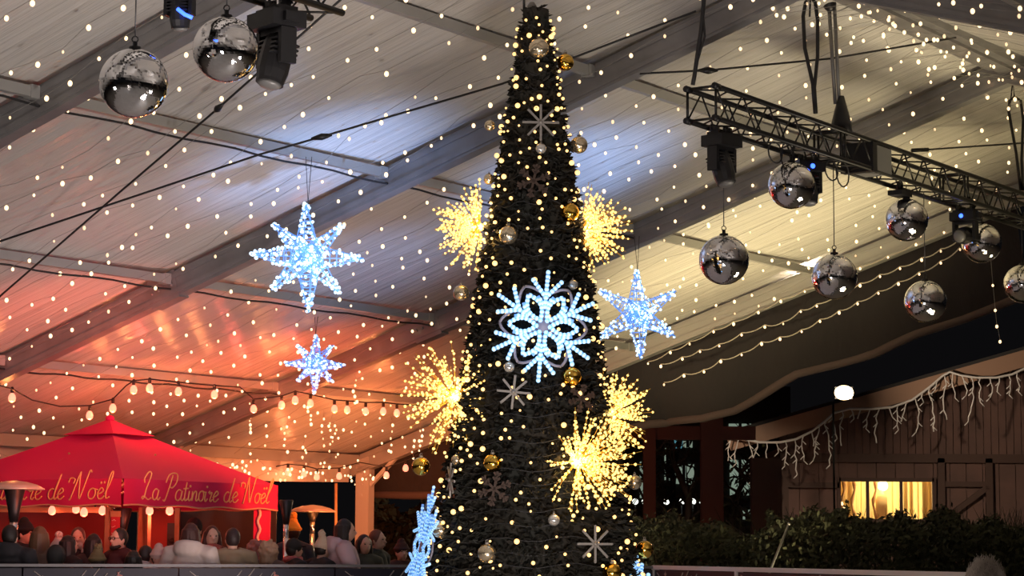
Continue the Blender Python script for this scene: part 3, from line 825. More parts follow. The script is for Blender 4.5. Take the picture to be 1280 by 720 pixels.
p = LT(214); q0 = V((p.x, p.y - .1, zt + .04)); MB().tube([q0 + V((.0, 0, -.27)), q0 + V((.05, -.01, -.31)), q0 + V((.1, 0, -.33))], .013, 6).build('light_strip', M['ledblue'], mh)
p = RT(905); moving_head(V((p.x, p.y, zt)), .8, .3, 1.0, 'black moving light under the near end of the right truss')
p = RT(1014); moving_head(V((p.x, p.y, zt)), .3, .2, .9, 'black moving light with a blue status light behind a mirror ball', True)
p = RT(1212); moving_head(V((p.x, p.y, zt)), -.6, 1.4, .95, 'black box light under the far part of the right truss', True)
# small clamp fixture above ball
p = RT(1130); t = thing('cable_clamp', V((p.x, p.y, zt)), 'small black clamp fixture between truss and middle mirror ball', 'clamp')
MB().box(V((p.x, p.y, zt)) + V((0, 0, -.05)), .26, .16, .05, UU, WW).build('plate', M['black'], t, False)
MB().tube([V((p.x, p.y, zt)), V((p.x, p.y, zt + .07))], .035, 8).build('bolt', M['blackmetal'], t)
# control box on truss
p = RT(1091); t = thing('control_box', p, 'grey box with black end plate strapped to the right truss', 'box')
MB().box(p - WW * .0 + V((0, 0, -.02)), .36, .34, .26, UU, WW).build('housing', M['greybox'], t, False)
MB().box(p - UU * .23 + V((0, 0, -.02)), .1, .36, .3, UU, WW).build('end_plate', M['black'], t, False)
# cable coils drooping below the truss
for px, n_, lb in ((985, 3, 'black cable loops drooping beside the near right moving light'), (1055, 2, 'black cable loop drooping below the middle of the truss')):
    p = RT(px); b = MB()
    for k in range(n_):
        b.tube([V((p.x, p.y, TZ - TS / 2)) + UU * (.25 * k - .2 + .14 * cos(q)) + V((0, 0, -.09 - .1 * sin(q) * (1 + .3 * k))) for q in [2 * pi * i / 14 for i in range(15)]], .008, 5)
    tag(b.build('cable_loop', M['cable']), lb, 'cable', 'cable loops on the truss')
# slings and hoist
def roof_above(p): return OO.z + rz((V((p.x, p.y, 0)) - V((OO.x, OO.y, 0))).dot(WW)) - .2
p = RT(883); z1 = roof_above(p); D = p.y - .1
t = thing('sling', p, 'black sling and cable holding the near end of the right truss', 'sling', 'truss slings')
MB().tube([at(866, 106, D), at(868, 95, D), at(876, 40, D), at(880, 0, D), V((p.x, p.y, z1))], .02, 6).build('strap', M['cable'], t)
MB().tube([at(868, 90, D), at(881, 45, D), at(878, 10, D), V((p.x, p.y, z1))], .011, 6).build('safety_cable', M['cable'], t)
p = RT(1018); D = p.y; z1 = roof_above(p)
t = thing('sling', p, 'black looped sling in front of the chain hoist', 'sling', 'truss slings')
MB().tube([at(1019, 142, D), at(1016, 105, D), at(1006, 60, D), at(1004, 20, D), at(1007, 3, D), at(1013, -4, D), at(1019, 3, D), at(1022, 25, D), at(1022, 70, D), at(1018, 110, D), at(1020, 142, D)], .019, 6).build('strap', M['cable'], t)
MB().tube([at(1013, -4, D), V((p.x, p.y, z1))], .01, 6).build('upper_rope', M['cable'], t)
p = RT(1045); D = p.y; z1 = roof_above(p)
t = thing('chain_hoist', p, 'black chain hoist with two grey chains standing on the right truss', 'hoist')
MB().lathe(at(1052, 166, D), [(.11, 0), (.1, .1), (.07, .22), (.03, .37)], 8).build('chain_bag', M['black'], t)
b = MB()
for x0, x1 in ((1036, 1044), (1043, 1049)): b.tube([at(x0, 6, D), at(x1, 130, D)], .018, 6)
b.build('chain', M['greybox'], t)
MB().ball(at(1037, 4, D), .07, .07, .085, 10, 8).build('motor_head', M['black'], t)
MB().tube([at(1037, 2, D), V((p.x, p.y, z1))], .012, 6).build('hook_rope', M['cable'], t)
p = RT(1272); D = p.y; z1 = roof_above(p)
t = thing('sling', p, 'black looped sling at the right edge holding the truss', 'sling', 'truss slings')
MB().tube([at(1276, 238, D), at(1270, 190, D), at(1261, 140, D), at(1262, 126, D), at(1268, 121, D), at(1276, 126, D), at(1279, 150, D), at(1277, 200, D), at(1279, 238, D)], .017, 6).build('strap', M['cable'], t)
MB().tube([at(1268, 121, D), at(1266, 100, D), V((p.x, p.y, z1))], .008, 6).build('upper_rope', M['cable'], t)

# ================================================================== PARASOL AND STALL
PC = V((-5.04, 28.5, 0)); ps, pc_ = .25, .968; HD = 2.12
near = PC + V((ps, -pc_, 0)) * HD; right = PC + V((pc_, ps, 0)) * HD; far = PC - V((ps, -pc_, 0)) * HD; left = PC - V((pc_, ps, 0)) * HD
CR = [near, right, far, left]; ZV, ZB, ZA = 2.31, 2.0, 3.11
par = thing('parasol', PC, 'big square crimson parasol with gold lettering on its valance', 'parasol')
mb = MB()
for k in range(4):
    a, b = CR[k], CR[(k + 1) % 4]; n = 10; vs = []; fs = []
    for i in range(n + 1):
        for j in range(n + 1):
            f = i / n; g = j / n; e = a.lerp(b, g); p = PC.lerp(e, f)
            z = lerp(ZA, ZV, f ** .93) - .05 * sin(pi * g) * sin(pi * f)
            vs.append(V((p.x, p.y, z)))
    for i in range(n):
        for j in range(n): q = i * (n + 1) + j; fs.append((q, q + 1, q + n + 2, q + n + 1))
    mb.add(vs, fs)
mb.build('canopy', M['red'], par)
b = MB()
for k in range(4):
    a, c = CR[k], CR[(k + 1) % 4]; vs = []; n = 6
    for i in range(n + 1):
        f = .27 * i / n
        for j in range(n + 1):
            e = a.lerp(c, j / n); p = PC.lerp(e, f); vs.append(V((p.x, p.y, lerp(ZA, ZV, f ** .93) + .012 + .022 * i / n)))
    b.add(vs, [(i * (n + 1) + j, i * (n + 1) + j + 1, (i + 1) * (n + 1) + j + 1, (i + 1) * (n + 1) + j) for i in range(n) for j in range(n)])
b.ball(V((PC.x, PC.y, ZA + .01)), .06, .06, .045, 10, 6)
b.build('vent_flap', M['red'], par)
def stroke_letters():
    """hand-drawn script: strokes per letter in a unit box, x advance"""
    G = {}
    arc = lambda cx, cy, rx, ry, a0, a1, n=10: [(cx + rx * cos(radians(lerp(a0, a1, i / n))), cy + ry * sin(radians(lerp(a0, a1, i / n)))) for i in range(n + 1)]
    G['L'] = ([[(.05, .75), (.0, .95), (.2, 1.25), (.38, 1.2), (.36, .95), (.2, .5), (.12, .1), (.0, .02), (-.02, .1), (.12, .14), (.4, .0), (.62, .08)]], .68)
    G['a'] = ([arc(.2, .25, .18, .25, 60, 360) + [(.38, .25), (.38, .45), (.37, .1), (.48, .0), (.58, .12)]], .5)
    G['P'] = ([[(.25, 1.15), (.18, .6), (.08, .0), (-.05, .0)], [(-.1, .8), (.0, 1.15), (.3, 1.25), (.58, 1.15), (.58, .8), (.38, .58), (.18, .62)]], .66)
    G['t'] = ([[(.12, .85), (.08, .2), (.16, .0), (.3, .1)], [(-.04, .55), (.28, .58)]], .3)
    G['i'] = ([[(.05, .45), (.03, .12), (.12, .0), (.24, .12)], arc(.08, .68, .025, .03, 0, 360, 6)], .24)
    G['n'] = ([[(.02, .45), (.04, .0), (.1, .32), (.24, .46), (.32, .35), (.3, .1), (.38, .0), (.5, .12)]], .48)
    G['o'] = ([arc(.2, .24, .18, .24, 90, 450) + [(.36, .44), (.48, .4)]], .46)
    G['r'] = ([[(.02, .4), (.08, .48), (.1, .36), (.26, .42), (.2, .1), (.28, .0), (.38, .1)]], .38)
    G['e'] = ([[(.0, .2), (.2, .26), (.32, .38), (.2, .5), (.05, .3), (.1, .05), (.25, .0), (.42, .14)]], .4)
    G['d'] = ([arc(.2, .24, .18, .24, 60, 360) + [(.38, .3), (.55, 1.15), (.4, .5), (.38, .1), (.46, .0), (.58, .1)]], .54)
    G['N'] = ([[(-.25, .75), (-.2, .95), (.05, .9), (.02, .7)], [(.0, .0), (.06, .05), (.28, 1.2), (.32, .9), (.5, .02), (.6, .4), (.78, 1.25), (.9, 1.2)]], .9)
    G['\u00eb'] = ([G['e'][0][0], arc(.14, .72, .022, .03, 0, 360, 6), arc(.32, .74, .022, .03, 0, 360, 6)], .4)
    G['l'] = ([[(.02, .2), (.25, .8), (.3, 1.2), (.18, 1.1), (.08, .3), (.14, .02), (.3, .1)]], .32)
    G[' '] = ([], .36)
    return G
GL = stroke_letters(); TEXT = 'La Patinoire de No\u00ebl'
def letter_width(s_): return sum(GL[c][1] for c in s_)
for k in range(4):
    a, b = CR[k], CR[(k + 1) % 4]; n = 24; vs = []; X = (b - a).normalized(); L = (b - a).length; nr = V((0, 0, 1)).cross(X) * -1
    if nr.dot((a + b) / 2 - PC) < 0: nr = -nr
    def vp_(g, z, o=0): return a.lerp(b, g) + nr * (.02 + .02 * sin(g * 19) * (ZV - z) / .3 + o) + V((0, 0, z))
    for i in range(n + 1):
        g = i / n
        for j in range(4): vs.append(vp_(g, lerp(ZV, ZB + .012 * sin(g * 23), j / 3)))
    val = MB().add(vs, [(i * 4 + j, i * 4 + j + 1, (i + 1) * 4 + j + 1, (i + 1) * 4 + j) for i in range(n) for j in range(3)]).build('valance', M['redval'], par)
    MB().tube([vp_(i / n, ZB + .012 * sin(i / n * 23)) for i in range(n + 1)], .011, 5).build('hem', M['hem'], val)
    if k in (0, 3):                                 # the two sides the photograph shows
        mb = MB(); tw = letter_width(TEXT); s_ = L * .84 / tw; x = L * .1
        for ch in TEXT:
            st, adv = GL[ch]
            for line in st:
                P3 = []
                for (lx, ly) in line:
                    gx = (x + (lx + .22 * ly) * s_) / L; z = ZB + .075 + ly * s_ * .92
                    P3.append(vp_(gx, z, .012))
                # smooth
                sm = []
                for i in range(len(P3) - 1):
                    p0, p1, p2, p3 = P3[max(i - 1, 0)], P3[i], P3[i + 1], P3[min(i + 2, len(P3) - 1)]
                    for q in range(4):
                        tt = q / 4; sm.append(.5 * ((2 * p1) + (p2 - p0) * tt + (2 * p0 - 5 * p1 + 4 * p2 - p3) * tt * tt + (3 * p1 - p0 - 3 * p2 + p3) * tt ** 3))
                sm.append(P3[-1]); mb.tube(sm, .0085, 5)
            x += adv * s_
        mb.build('lettering', M['script'], val)
MB().lathe((PC.x, PC.y, 0), [(.035, 0), (.035, ZA - .1)], 10).build('pole', M['wood'], par)
MB().box((PC.x, PC.y, .04), .7, .7, .08).build('base_plate', M['blackmetal'], par, False)
for k in range(8):
    e = CR[k // 2] if k % 2 == 0 else (CR[k // 2] + CR[(k // 2 + 1) % 4]) / 2
    b = MB(); b.tube([V((PC.x, PC.y, ZA - .12)), V((*e.lerp(PC, .03).xy, ZV - .03))], .014, 6); b.tube([V((PC.x, PC.y, 2.1)), V((*e.lerp(PC, .5).xy, lerp(ZA, ZV, .5) - .05))], .012, 6); b.build('rib', M['wood'], par)

# stall under the parasol
sp = lambda px, D, z: V((at(px, 688, D).x, D, z))
st = thing('market_stall', sp(150, 29.2, 0), 'timber drinks stall with red back panels under the parasol', 'stall')
def slab(x0, x1, D, z0, z1, th, name, mt, parent): a, b = at(x0, 688, D).x, at(x1, 688, D).x; return MB().box(((a + b) / 2, D, (z0 + z1) / 2), b - a, th, z1 - z0).build(name, mt, parent, False)
slab(-30, 134, 30.0, 0, 2.0, .05, 'back_panel', M['redwall'], st); slab(186, 222, 30.0, 0, 2.0, .05, 'back_panel', M['redwall'], st)
slab(222, 345, 30.4, 0, 2.1, .05, 'back_panel', M['black'], st)  # black sheet standing for the dark inside of the stall
for x0, x1, D in ((131, 138, 27.6), (218, 224, 28.2), (-12, -6, 28.0)): slab(x0, x1, D, 0, 2.0, .07, 'post', M['wood'], st)
a = sp(174, 28.0, 0); b_ = sp(186, 27.4, 0); MB().beam(V((a.x, a.y, 1.0)), V((b_.x, b_.y, 1.0)), .04, 2.0).build('side_board', M['wood'], st, False)
slab(-20, 150, 27.65, 1.93, 2.0, .06, 'cross_rail', M['wood'], st); slab(-25, 215, 28.2, .95, 1.0, .5, 'counter', M['wood'], st)
# menu board
mn = thing('menu_board', sp(143, 27.5, 0), 'dark red menu board with chalk lines on the timber post', 'menu board')
slab(138, 149, 27.5, 1.25, 1.93, .03, 'board', M['redboard'], mn); slab(137, 150, 27.49, 1.88, 1.95, .05, 'top_strip', M['wood'], mn)
b = MB(); rn = random.Random(2)
for k in range(7):
    z = 1.84 - k * .08; x0 = at(139.2, 688, 27.5).x; pts = [V((x0 + i * .0075, 27.478, z + rn.uniform(-.009, .009))) for i in range(rn.randint(7, 12))]; b.tube(pts, .0035, 4)
b.build('chalk_lines', M['chalk'], mn)
# red banner pillar
bn = thing('banner_pillar', sp(327, 29.0, 0), 'red banner pillar with a pale squiggle under the right parasol corner', 'banner')
slab(317, 337, 29.0, 0, 2.05, .12, 'banner_cloth', M['redval'], bn)
b = MB(); b.tube([sp(323 + 1.6 * sin(i * 1.1), 28.93, 2.0 - i * .035) for i in range(16)], .018, 6); b.build('squiggle', M['chalk'], bn)
# dark speaker in the stall
t = thing('loudspeaker', sp(214, 28.6, 1.2), 'tall narrow black loudspeaker beside the stall post', 'loudspeaker')
slab(210, 219, 28.6, 1.35, 1.82, .2, 'cabinet', M['black'], t); MB().lathe(sp(214.5, 28.48, 1.6), [(.035, 0), (.03, -.005)], 12, V((0, 1, 0))).build('grille', M['blackmetal'], t)
MB().lathe(sp(214.5, 28.6, 0), [(.12, 0), (.12, .03), (.02, .05), (.02, 1.36)], 10).build('stand_pole', M['blackmetal'], t)

# patio heaters
def heater(px, D, ytop, ybot, half, hood, label):
    zt = at(px, ytop, D).z; zb = at(px, ybot, D).z; X = at(px, 688, D).x; c = V((X, D, 0)); r_ = half * D / F_PX
    t = thing('patio_heater', c, label, 'patio heater', 'patio heaters')
    MB().lathe(c, [(.25, 0), (.25, .5), (.2, .62), (.05, .66)], 18).build('gas_housing', M['blackmetal'], t)
    MB().lathe(c + V((0, 0, .62)), [(.035, 0), (.035, zb - .62)], 12).build('pole', M['silver'], t)
    b = MB().lathe(c + V((0, 0, zb)), [(r_ * .42, 0), (r_ * .55, (zt - zb) * .3), (r_, (zt - zb)), (r_ * .9, zt - zb + .01)], 18); b.build('burner_screen', M['black'], t)
    MB().lathe(c + V((.0, 0, zb - .17)), [(r_ * .4, 0), (r_ * .4, .17)], 14).build('burner_cup', M['silver'], t)
    if hood:
        hr = hood * D / F_PX; MB().lathe(c + V((.0, 0, zt - .0)), [(hr, .0), (hr, .012), (hr * .75, .055), (hr * .4, .085), (.02, .1)], 28).build('hood', M['hood'], t)
heater(16, 25.0, 612, 652, 13, 37, 'patio heater with a pale round hood at the left edge')
heater(152, 27.6, 636, 668, 12, 0, 'dark patio heater standing under the near corner of the parasol')
heater(357, 27.5, 626, 655, 9, 0, 'dark patio heater beside the right corner of the parasol')
heater(390, 32.0, 640, 652, 8, 29, 'patio heater with a glowing burner and pale hood left of the corner leg')
t = thing('brace_pole', at(421, 700, 33), 'thin pale upright pole leaning in front of the corner leg', 'pole'); t.location.z = 0  # plain brace pole, carries no lamp
MB().tube([V((at(421, 688, 33).x, 33, 0)), at(420, 604, 33)], .022, 8).build('pole', M['wood'], t); MB().lathe(V((at(421, 688, 33).x, 33, 0)), [(.2, 0), (.2, .04), (.04, .06)], 12).build('base_plate', M['blackmetal'], t)

# ================================================================== PEOPLE
def person(px, ytop, D, label, yaw=0.0, coat=(.02, .02, .025), hair='short', haircol=(.02, .013, .01), hat=None, hatcol=(.5, .4, .3), hood=None, arms='down', wide=1.0, scarf=None, lean=0.0, trousers=(.02, .02, .03), child=False, seed=0):
    top = at(px, ytop, D); X0 = V((top.x, D, 0))
    extra = .07 if hat else .02
    H = top.z - extra; k = H / 1.72; hk = (.5 + .5 * k) if child else k
    root = thing('person', X0, label, 'person', 'visitors behind the barrier')
    Rm = Matrix.Rotation(yaw, 3, 'Z')
    def L(x, y, z):
        zz = z * k; ln = lean * max(0, zz - .9)
        return X0 + Rm @ V((x * k * 1.0, y * k - ln, zz))
    hc = L(0, -.015, 1.72) - V((0, 0, .118 * hk))
    def Hd(x, y, z): return hc + Rm @ (V((x, y, z)) * hk)
    # arm joints
    sh = [(s_ * .185 * wide, .01, 1.40) for s_ in (-1, 1)]
    if arms == 'down': el = [(s_ * .25 * wide, .03, 1.12) for s_ in (-1, 1)]; ha = [(s_ * .24 * wide, -.06, .86) for s_ in (-1, 1)]
    elif arms == 'front': el = [(s_ * .24 * wide, -.02, 1.12) for s_ in (-1, 1)]; ha = [(s_ * .09, -.3, 1.17) for s_ in (-1, 1)]
    elif arms == 'drink': el = [(-.25, .02, 1.12), (.24, -.22, 1.2)]; ha = [(-.24, -.06, .86), (.07, -.2, 1.47)]
    elif arms == 'rail': el = [(s_ * .27 * wide, -.08, 1.14) for s_ in (-1, 1)]; ha = [(s_ * .12, -.34, 1.1) for s_ in (-1, 1)]
    # --- body: one continuous skin surface
    b = MB(); b.ball(hc, .074 * hk, .094 * hk, .117 * hk, 16, 12, Rm)
    b.ball(Hd(0, -.03, -.05), .055 * hk, .06 * hk, .062 * hk, 12, 8)             # jaw
    b.tube([Hd(0, -.088, .012), Hd(0, -.112, -.022), Hd(0, -.094, -.034)], [.010 * hk, .016 * hk, .012 * hk], 8)   # nose
    b.tube([Hd(-.025, -.088, -.058), Hd(.025, -.088, -.058)], .009 * hk, 6)     # lips
    b.tube([Hd(-.045, -.083, .03), Hd(.045, -.083, .03)], .012 * hk, 6)         # brow
    for s_ in (-1, 1): b.ball(Hd(s_ * .076, .01, -.01), .012 * hk, .02 * hk, .032 * hk, 8, 6)
    b.tube([Hd(0, .02, -.07), L(0, .015, 1.42)], [.052 * hk, .058 * k], 12)
    b.tube([L(0, .01, 1.44), L(0, .01, 1.3), L(0, .0, 1.1), L(0, .0, .95)], [.1 * k, .13 * k, .115 * k, .13 * k], 14)
    for s_ in (0, 1):
        b.tube([L(*sh[s_]), L(*el[s_]), L(*ha[s_])], [.05 * k, .042 * k, .028 * k], 10)
        hv = (L(*ha[s_]) - L(*el[s_])).normalized(); pm = L(*ha[s_]) + hv * .05 * k; sdv = hv.cross(V((0, 0, 1)) if abs(hv.z) < .8 else V((0, 1, 0))).normalized()
        b.ball(pm, .036 * k, .036 * k, .036 * k, 8, 6)
        for q in range(4):
            o = pm + sdv * (q - 1.5) * .02 * k; ln = (.06, .07, .066, .052)[q] * k
            b.tube([o, o + hv * ln * .6, o + hv * ln * .9 + V((0, 0, -.02 * k))], [.009 * k, .009 * k, .007 * k], 6)
        b.tube([pm - sdv * .03 * k, pm - sdv * .055 * k + hv * .03 * k], [.011 * k, .008 * k], 6)
        sx = s_ * 2 - 1; b.tube([L(sx * .09, 0, .92), L(sx * .1, -.01, .5), L(sx * .1, .02, .08)], [.085 * k, .058 * k, .042 * k], 10); b.ball(L(sx * .1, -.05, .04), .045 * k, .1 * k, .035 * k, 8, 6, Rm)
    body = remesh(b.build('body', M['skin'], root), .0125, 2)
    # --- coat
    cm = bpy.data.materials.new('coat cloth'); cm.use_nodes = True; pb = cm.node_tree.nodes['Principled BSDF']; pb.inputs['Base Color'].default_value = (*coat, 1); pb.inputs['Roughness'].default_value = .8
    b = MB()
    b.tube([L(0, .01, 1.475), L(0, .01, 1.42), L(0, .01, 1.28), L(0, .0, 1.1), L(0, .0, .9), L(0, 0, .78)], [.075 * k, .125 * k * wide, .165 * k * wide, .165 * k * wide, .175 * k * wide, .18 * k * wide], 16)
    for s_ in (0, 1):
        sx = s_ * 2 - 1
        b.tube([L(sx * .05, .01, 1.44), L(*sh[s_]), V(L(*sh[s_])).lerp(L(*el[s_]), .5), L(*el[s_]), V(L(*el[s_])).lerp(L(*ha[s_]), .92)], [.085 * k, .088 * k * wide, .075 * k * wide, .066 * k * wide, .05 * k], 12)
    b.tube([L(sx_ * .06, -.05 + .0, 1.47) if False else L(.075 * cos(q), .015 + .07 * sin(q), 1.475) for q in [2 * pi * i / 12 for i in range(13)] for sx_ in (0,)], .026 * k, 6)
    if hood == 'down':
        b.ball(L(0, .12, 1.45), .15 * k, .09 * k, .1 * k, 14, 8, Rm); b.tube([L(.12 * cos(q), .06 + .1 * sin(q), 1.49 + .02 * sin(q)) for q in [pi * i / 10 for i in range(11)]], .045 * k, 8)
    if hood == 'up':
        b.ball(Hd(0, .035, .012), .105 * hk, .11 * hk, .135 * hk, 16, 10, Rm); b.tube([Hd(0, .06, -.08), L(0, .04, 1.4)], [.09 * hk, .11 * k], 12)
        b.tube([Hd(.088 * cos(q), -.06, .015 + .115 * sin(q)) for q in [2 * pi * i / 16 for i in range(17)]], .02 * hk, 6)
    remesh(b.build('coat', cm, root), .016, 2)
    tm = mat('trouser cloth', trousers, .8); b = MB()
    for sx in (-1, 1): b.tube([L(sx * .09, 0, .95), L(sx * .1, 0, .5), L(sx * .1, .02, .1)], [.11 * k, .085 * k, .07 * k], 10)
    b.ball(L(0, 0, .92), .17 * k, .13 * k, .12 * k, 12, 8, Rm); remesh(b.build('trousers', tm, root), .02, 2)
    # --- eyes
    em = M['socket']
    for s_ in (-1, 1): MB().ball(Hd(s_ * .031, -.0855, .012), .011 * hk, .008 * hk, .007 * hk, 8, 6).build('eye', em, root)
    # --- hair
    rn = random.Random(seed + int(px))
    hm_ = mat('hair', haircol, .55)
    if hood != 'up' or hair == 'long':
        b = MB(); b.ball(Hd(0, .022, .022), .087 * hk, .098 * hk, .113 * hk, 16, 10, Rm)
        if hair in ('bob', 'long', 'curly'):
            for q in [(-100 + 200 * i / 8) for i in range(9)]:
                a = radians(90 + q); r1 = .085
                ln = {'bob': .13, 'long': .36, 'curly': .12}[hair] * rn.uniform(.85, 1.05)
                pts = [Hd(cos(a) * r1 * .8, .02 + sin(a) * r1, .06), Hd(cos(a) * r1, .02 + sin(a) * r1, -.05), Hd(cos(a) * r1 * 1.05, .025 + sin(a) * r1 * 1.05, -.09 - ln * .5), Hd(cos(a) * r1 * .9, .02 + sin(a) * r1 * (1.25 if hair == 'long' else .95), -.09 - ln)]
                b.tube(pts, [.028 * hk, .032 * hk, .03 * hk, .015 * hk], 8)
        if hair == 'curly':
            for q in range(46):
                a = rn.uniform(0, 2 * pi); h = rn.uniform(-.1, .12); rr = sqrt(max(0, .118 ** 2 - h * h * .9)) * .95; x, y = cos(a) * rr, .022 + sin(a) * rr
                if y < -.055 and h < .06: continue
                b.ball(Hd(x, y, .012 + h), .03 * hk * rn.uniform(.7, 1.1), n=7, mrings=5)
        remesh(b.build('hair', hm_, root), .011, 1)
    if hat:
        htm = mat('knitted wool', hatcol, .9)
        b = MB(); b.ball(Hd(0, .012, .045), .095 * hk, .106 * hk, .105 * hk, 18, 10, Rm)
        if hat in ('beanie', 'bobble'):
            b.tube([Hd(.092 * cos(q), .012 + .102 * sin(q), .045) for q in [2 * pi * i / 18 for i in range(19)]], .02 * hk, 6); b.ball(Hd(0, .02, .12), .06 * hk, .06 * hk, .07 * hk, 10, 8)
        if hat == 'cap': b.ball(Hd(0, -.1, .05), .07 * hk, .07 * hk, .014 * hk, 12, 6, Rm)
        ho = remesh(b.build('hat', htm, root), .01, 1)
        if hat == 'bobble':
            bm2 = MB()
            for q in range(26):
                d = V((rn.gauss(0, 1), rn.gauss(0, 1), rn.gauss(0, 1))).normalized(); bm2.ball(Hd(0, .03, .195) + d * .03 * hk, .022 * hk, n=6, mrings=4)
            bm2.build('bobble', htm, ho)
    if scarf:
        sm = mat('scarf wool', scarf, .9); b = MB(); b.tube([L(.085 * cos(q), .0 + .09 * sin(q), 1.49 + .01 * sin(3 * q)) for q in [2 * pi * i / 14 for i in range(15)]], .038 * k, 8); b.tube([L(.05, -.1, 1.48), L(.06, -.17, 1.35), L(.05, -.17, 1.2)], [.035 * k, .04 * k, .03 * k], 8); remesh(b.build('scarf', sm, root), .012, 1)
    return root, Hd
def bd(px): return 24 + 2 * px / 505
BACK = pi     # facing away from the camera
DK = (.014, .014, .018)
person(13, 655, bd(13) + .45, 'person in a black padded coat seen from behind at the left edge', BACK - .2, DK, 'short', (.015, .01, .008), hood='down', wide=1.2)
person(31, 646, bd(31) + 1.7, 'person in a black knitted hat facing right behind the left heater', 1.2, DK, 'short', hat='beanie', hatcol=(.01, .01, .012))
person(50, 657, bd(50) + .9, 'person with very long light brown hair seen from behind', BACK, (.1, .07, .045), 'long', (.1, .062, .032))
person(73, 669, bd(73) + 1.5, 'person in a white fluffy bobble hat and dark coat', BACK + .6, DK, 'short', hat='bobble', hatcol=(.6, .5, .45))
person(70, 681, bd(70) + .38, 'child in a dark hooded coat close behind the barrier', BACK, (.012, .013, .013), 'short', hood='up', child=True)
person(86, 668, bd(86) + 1.1, 'person with long straight dark hair turned to the left', BACK - .8, (.02, .012, .012), 'long', (.012, .008, .007))
person(98, 658, bd(98) + 1.9, 'person drinking from a raised cup, facing the camera', .1, (.05, .012, .012), 'short', (.1, .04, .03), arms='drink')
person(117, 666, bd(117) + 1.3, 'person with dark hair seen from behind in front of the timber post', BACK + .3, (.04, .02, .015), 'bob', (.012, .008, .008))
person(122, 683, bd(122) + .5, 'child in an olive knitted bobble hat and olive coat', BACK + .5, (.1, .085, .04), 'short', (.04, .03, .02), hat='bobble', hatcol=(.16, .12, .055), child=True)
R_, Hd = person(150, 659, bd(150) + 1.1, 'bearded person with dark swept hair and glasses looking left', -.7, (.09, .02, .02), 'short', (.015, .009, .008))
b = MB()
for q in range(22):
    a = radians(-80 + 160 * q / 21); b.ball(Hd(.062 * sin(a), -.03 - .055 * cos(a), -.075 - .02 * cos(a)), .022, n=7, mrings=5)
remesh(b.build('beard', mat('beard hair', (.018, .01, .008), .7), R_), .01, 1)
b = MB()
for s_ in (-1, 1): b.tube([Hd(s_ * .033 + .023 * cos(q), -.1, .012 + .018 * sin(q)) for q in [2 * pi * i / 12 for i in range(13)]], .003, 5); b.tube([Hd(s_ * .056, -.1, .015), Hd(s_ * .078, .0, .015)], .003, 5)
b.tube([Hd(-.01, -.102, .015), Hd(.01, -.102, .015)], .003, 5); b.build('glasses', M['black'], R_)
person(167, 687, bd(167) + .4, 'child with short dark hair in front of the bearded person', BACK, (.03, .03, .028), 'bob', (.012, .009, .007), child=True)
person(183, 681, bd(183) + 1.0, 'child in a pale grey padded coat with the hood down, left of the pale beanie', BACK - .7, (.5, .46, .44), 'short', (.02, .012, .01), hood='down', child=True)
person(199, 678, bd(199) + .8, 'child in a pale pink beanie and light grey padded coat', .8, (.5, .48, .46), 'short', (.05, .03, .02), hat='beanie', hatcol=(.55, .38, .34), child=True)
person(239, 653, bd(239) + .45, 'person with a reddish brown bob in a thick white jacket seen from behind', BACK - .25, (.55, .47, .43), 'bob', (.05, .016, .013), hood='down', wide=1.22)
person(243, 643, bd(243) + 3.0, 'person in a wide dark hat at the back of the dark stall', 0, DK, 'short', hat='cap', hatcol=(.012, .012, .012))
person(265, 656, bd(265) + 1.2, 'person with long auburn hair facing the camera, face lit red', .3, (.09, .018, .016), 'long', (.06, .015, .01), scarf=(.4, .1, .08), arms='front')
person(291, 659, bd(291) + .5, 'person with short dark hair in a tan jacket seen from behind', BACK + .35, (.3, .22, .14), 'short', (.025, .012, .012), wide=1.1)
person(321, 675, bd(321) + .9, 'person with pinkish curly hair below the red banner pillar', BACK + .3, (.05, .02, .02), 'curly', (.3, .12, .1))
person(336, 675, bd(336) + .5, 'person with light blonde curly hair beside the dark heater', BACK - .2, (.13, .08, .07), 'curly', (.33, .2, .13))
person(366, 646, bd(366) + 2.6, 'person in a mustard yellow bobble beanie farther back', BACK + .5, (.03, .03, .04), 'short', hat='bobble', hatcol=(.6, .33, .03))
person(367, 668, bd(367) + .7, 'person in a black cap with a dusty pink scarf', BACK - 1.0, DK, 'short', hat='cap', hatcol=(.015, .013, .014), scarf=(.4, .1, .1), wide=1.15)
person(397, 667, bd(397) + .45, 'person in a cream bobble hat and black coat leaning on the barrier', BACK - .9, DK, 'short', hat='bobble', hatcol=(.6, .46, .34), lean=.1, wide=1.1)
person(431, 648, bd(431) + .4, 'person with long dark hair in a lilac jacket turned to the right', -.9 + pi * .75 + .25, (.5, .36, .4), 'long', (.018, .012, .012), hood='down', arms='rail', wide=1.1)
person(455, 667, bd(455) + .9, 'person with a dark fringe looking down beside the lilac jacket', .5, (.05, .05, .035), 'bob', (.012, .009, .008))
person(471, 661, bd(471) + 1.2, 'person with short ginger hair facing right in a dark jacket', 1.1, (.02, .025, .02), 'short', (.16, .05, .025))
person(502, 672, bd(502) + 1.6, 'person in dark clothes in the gloom beside the tree', .4, (.06, .025, .025), 'short', (.03, .015, .012), hat='beanie', hatcol=(.05, .02, .02))

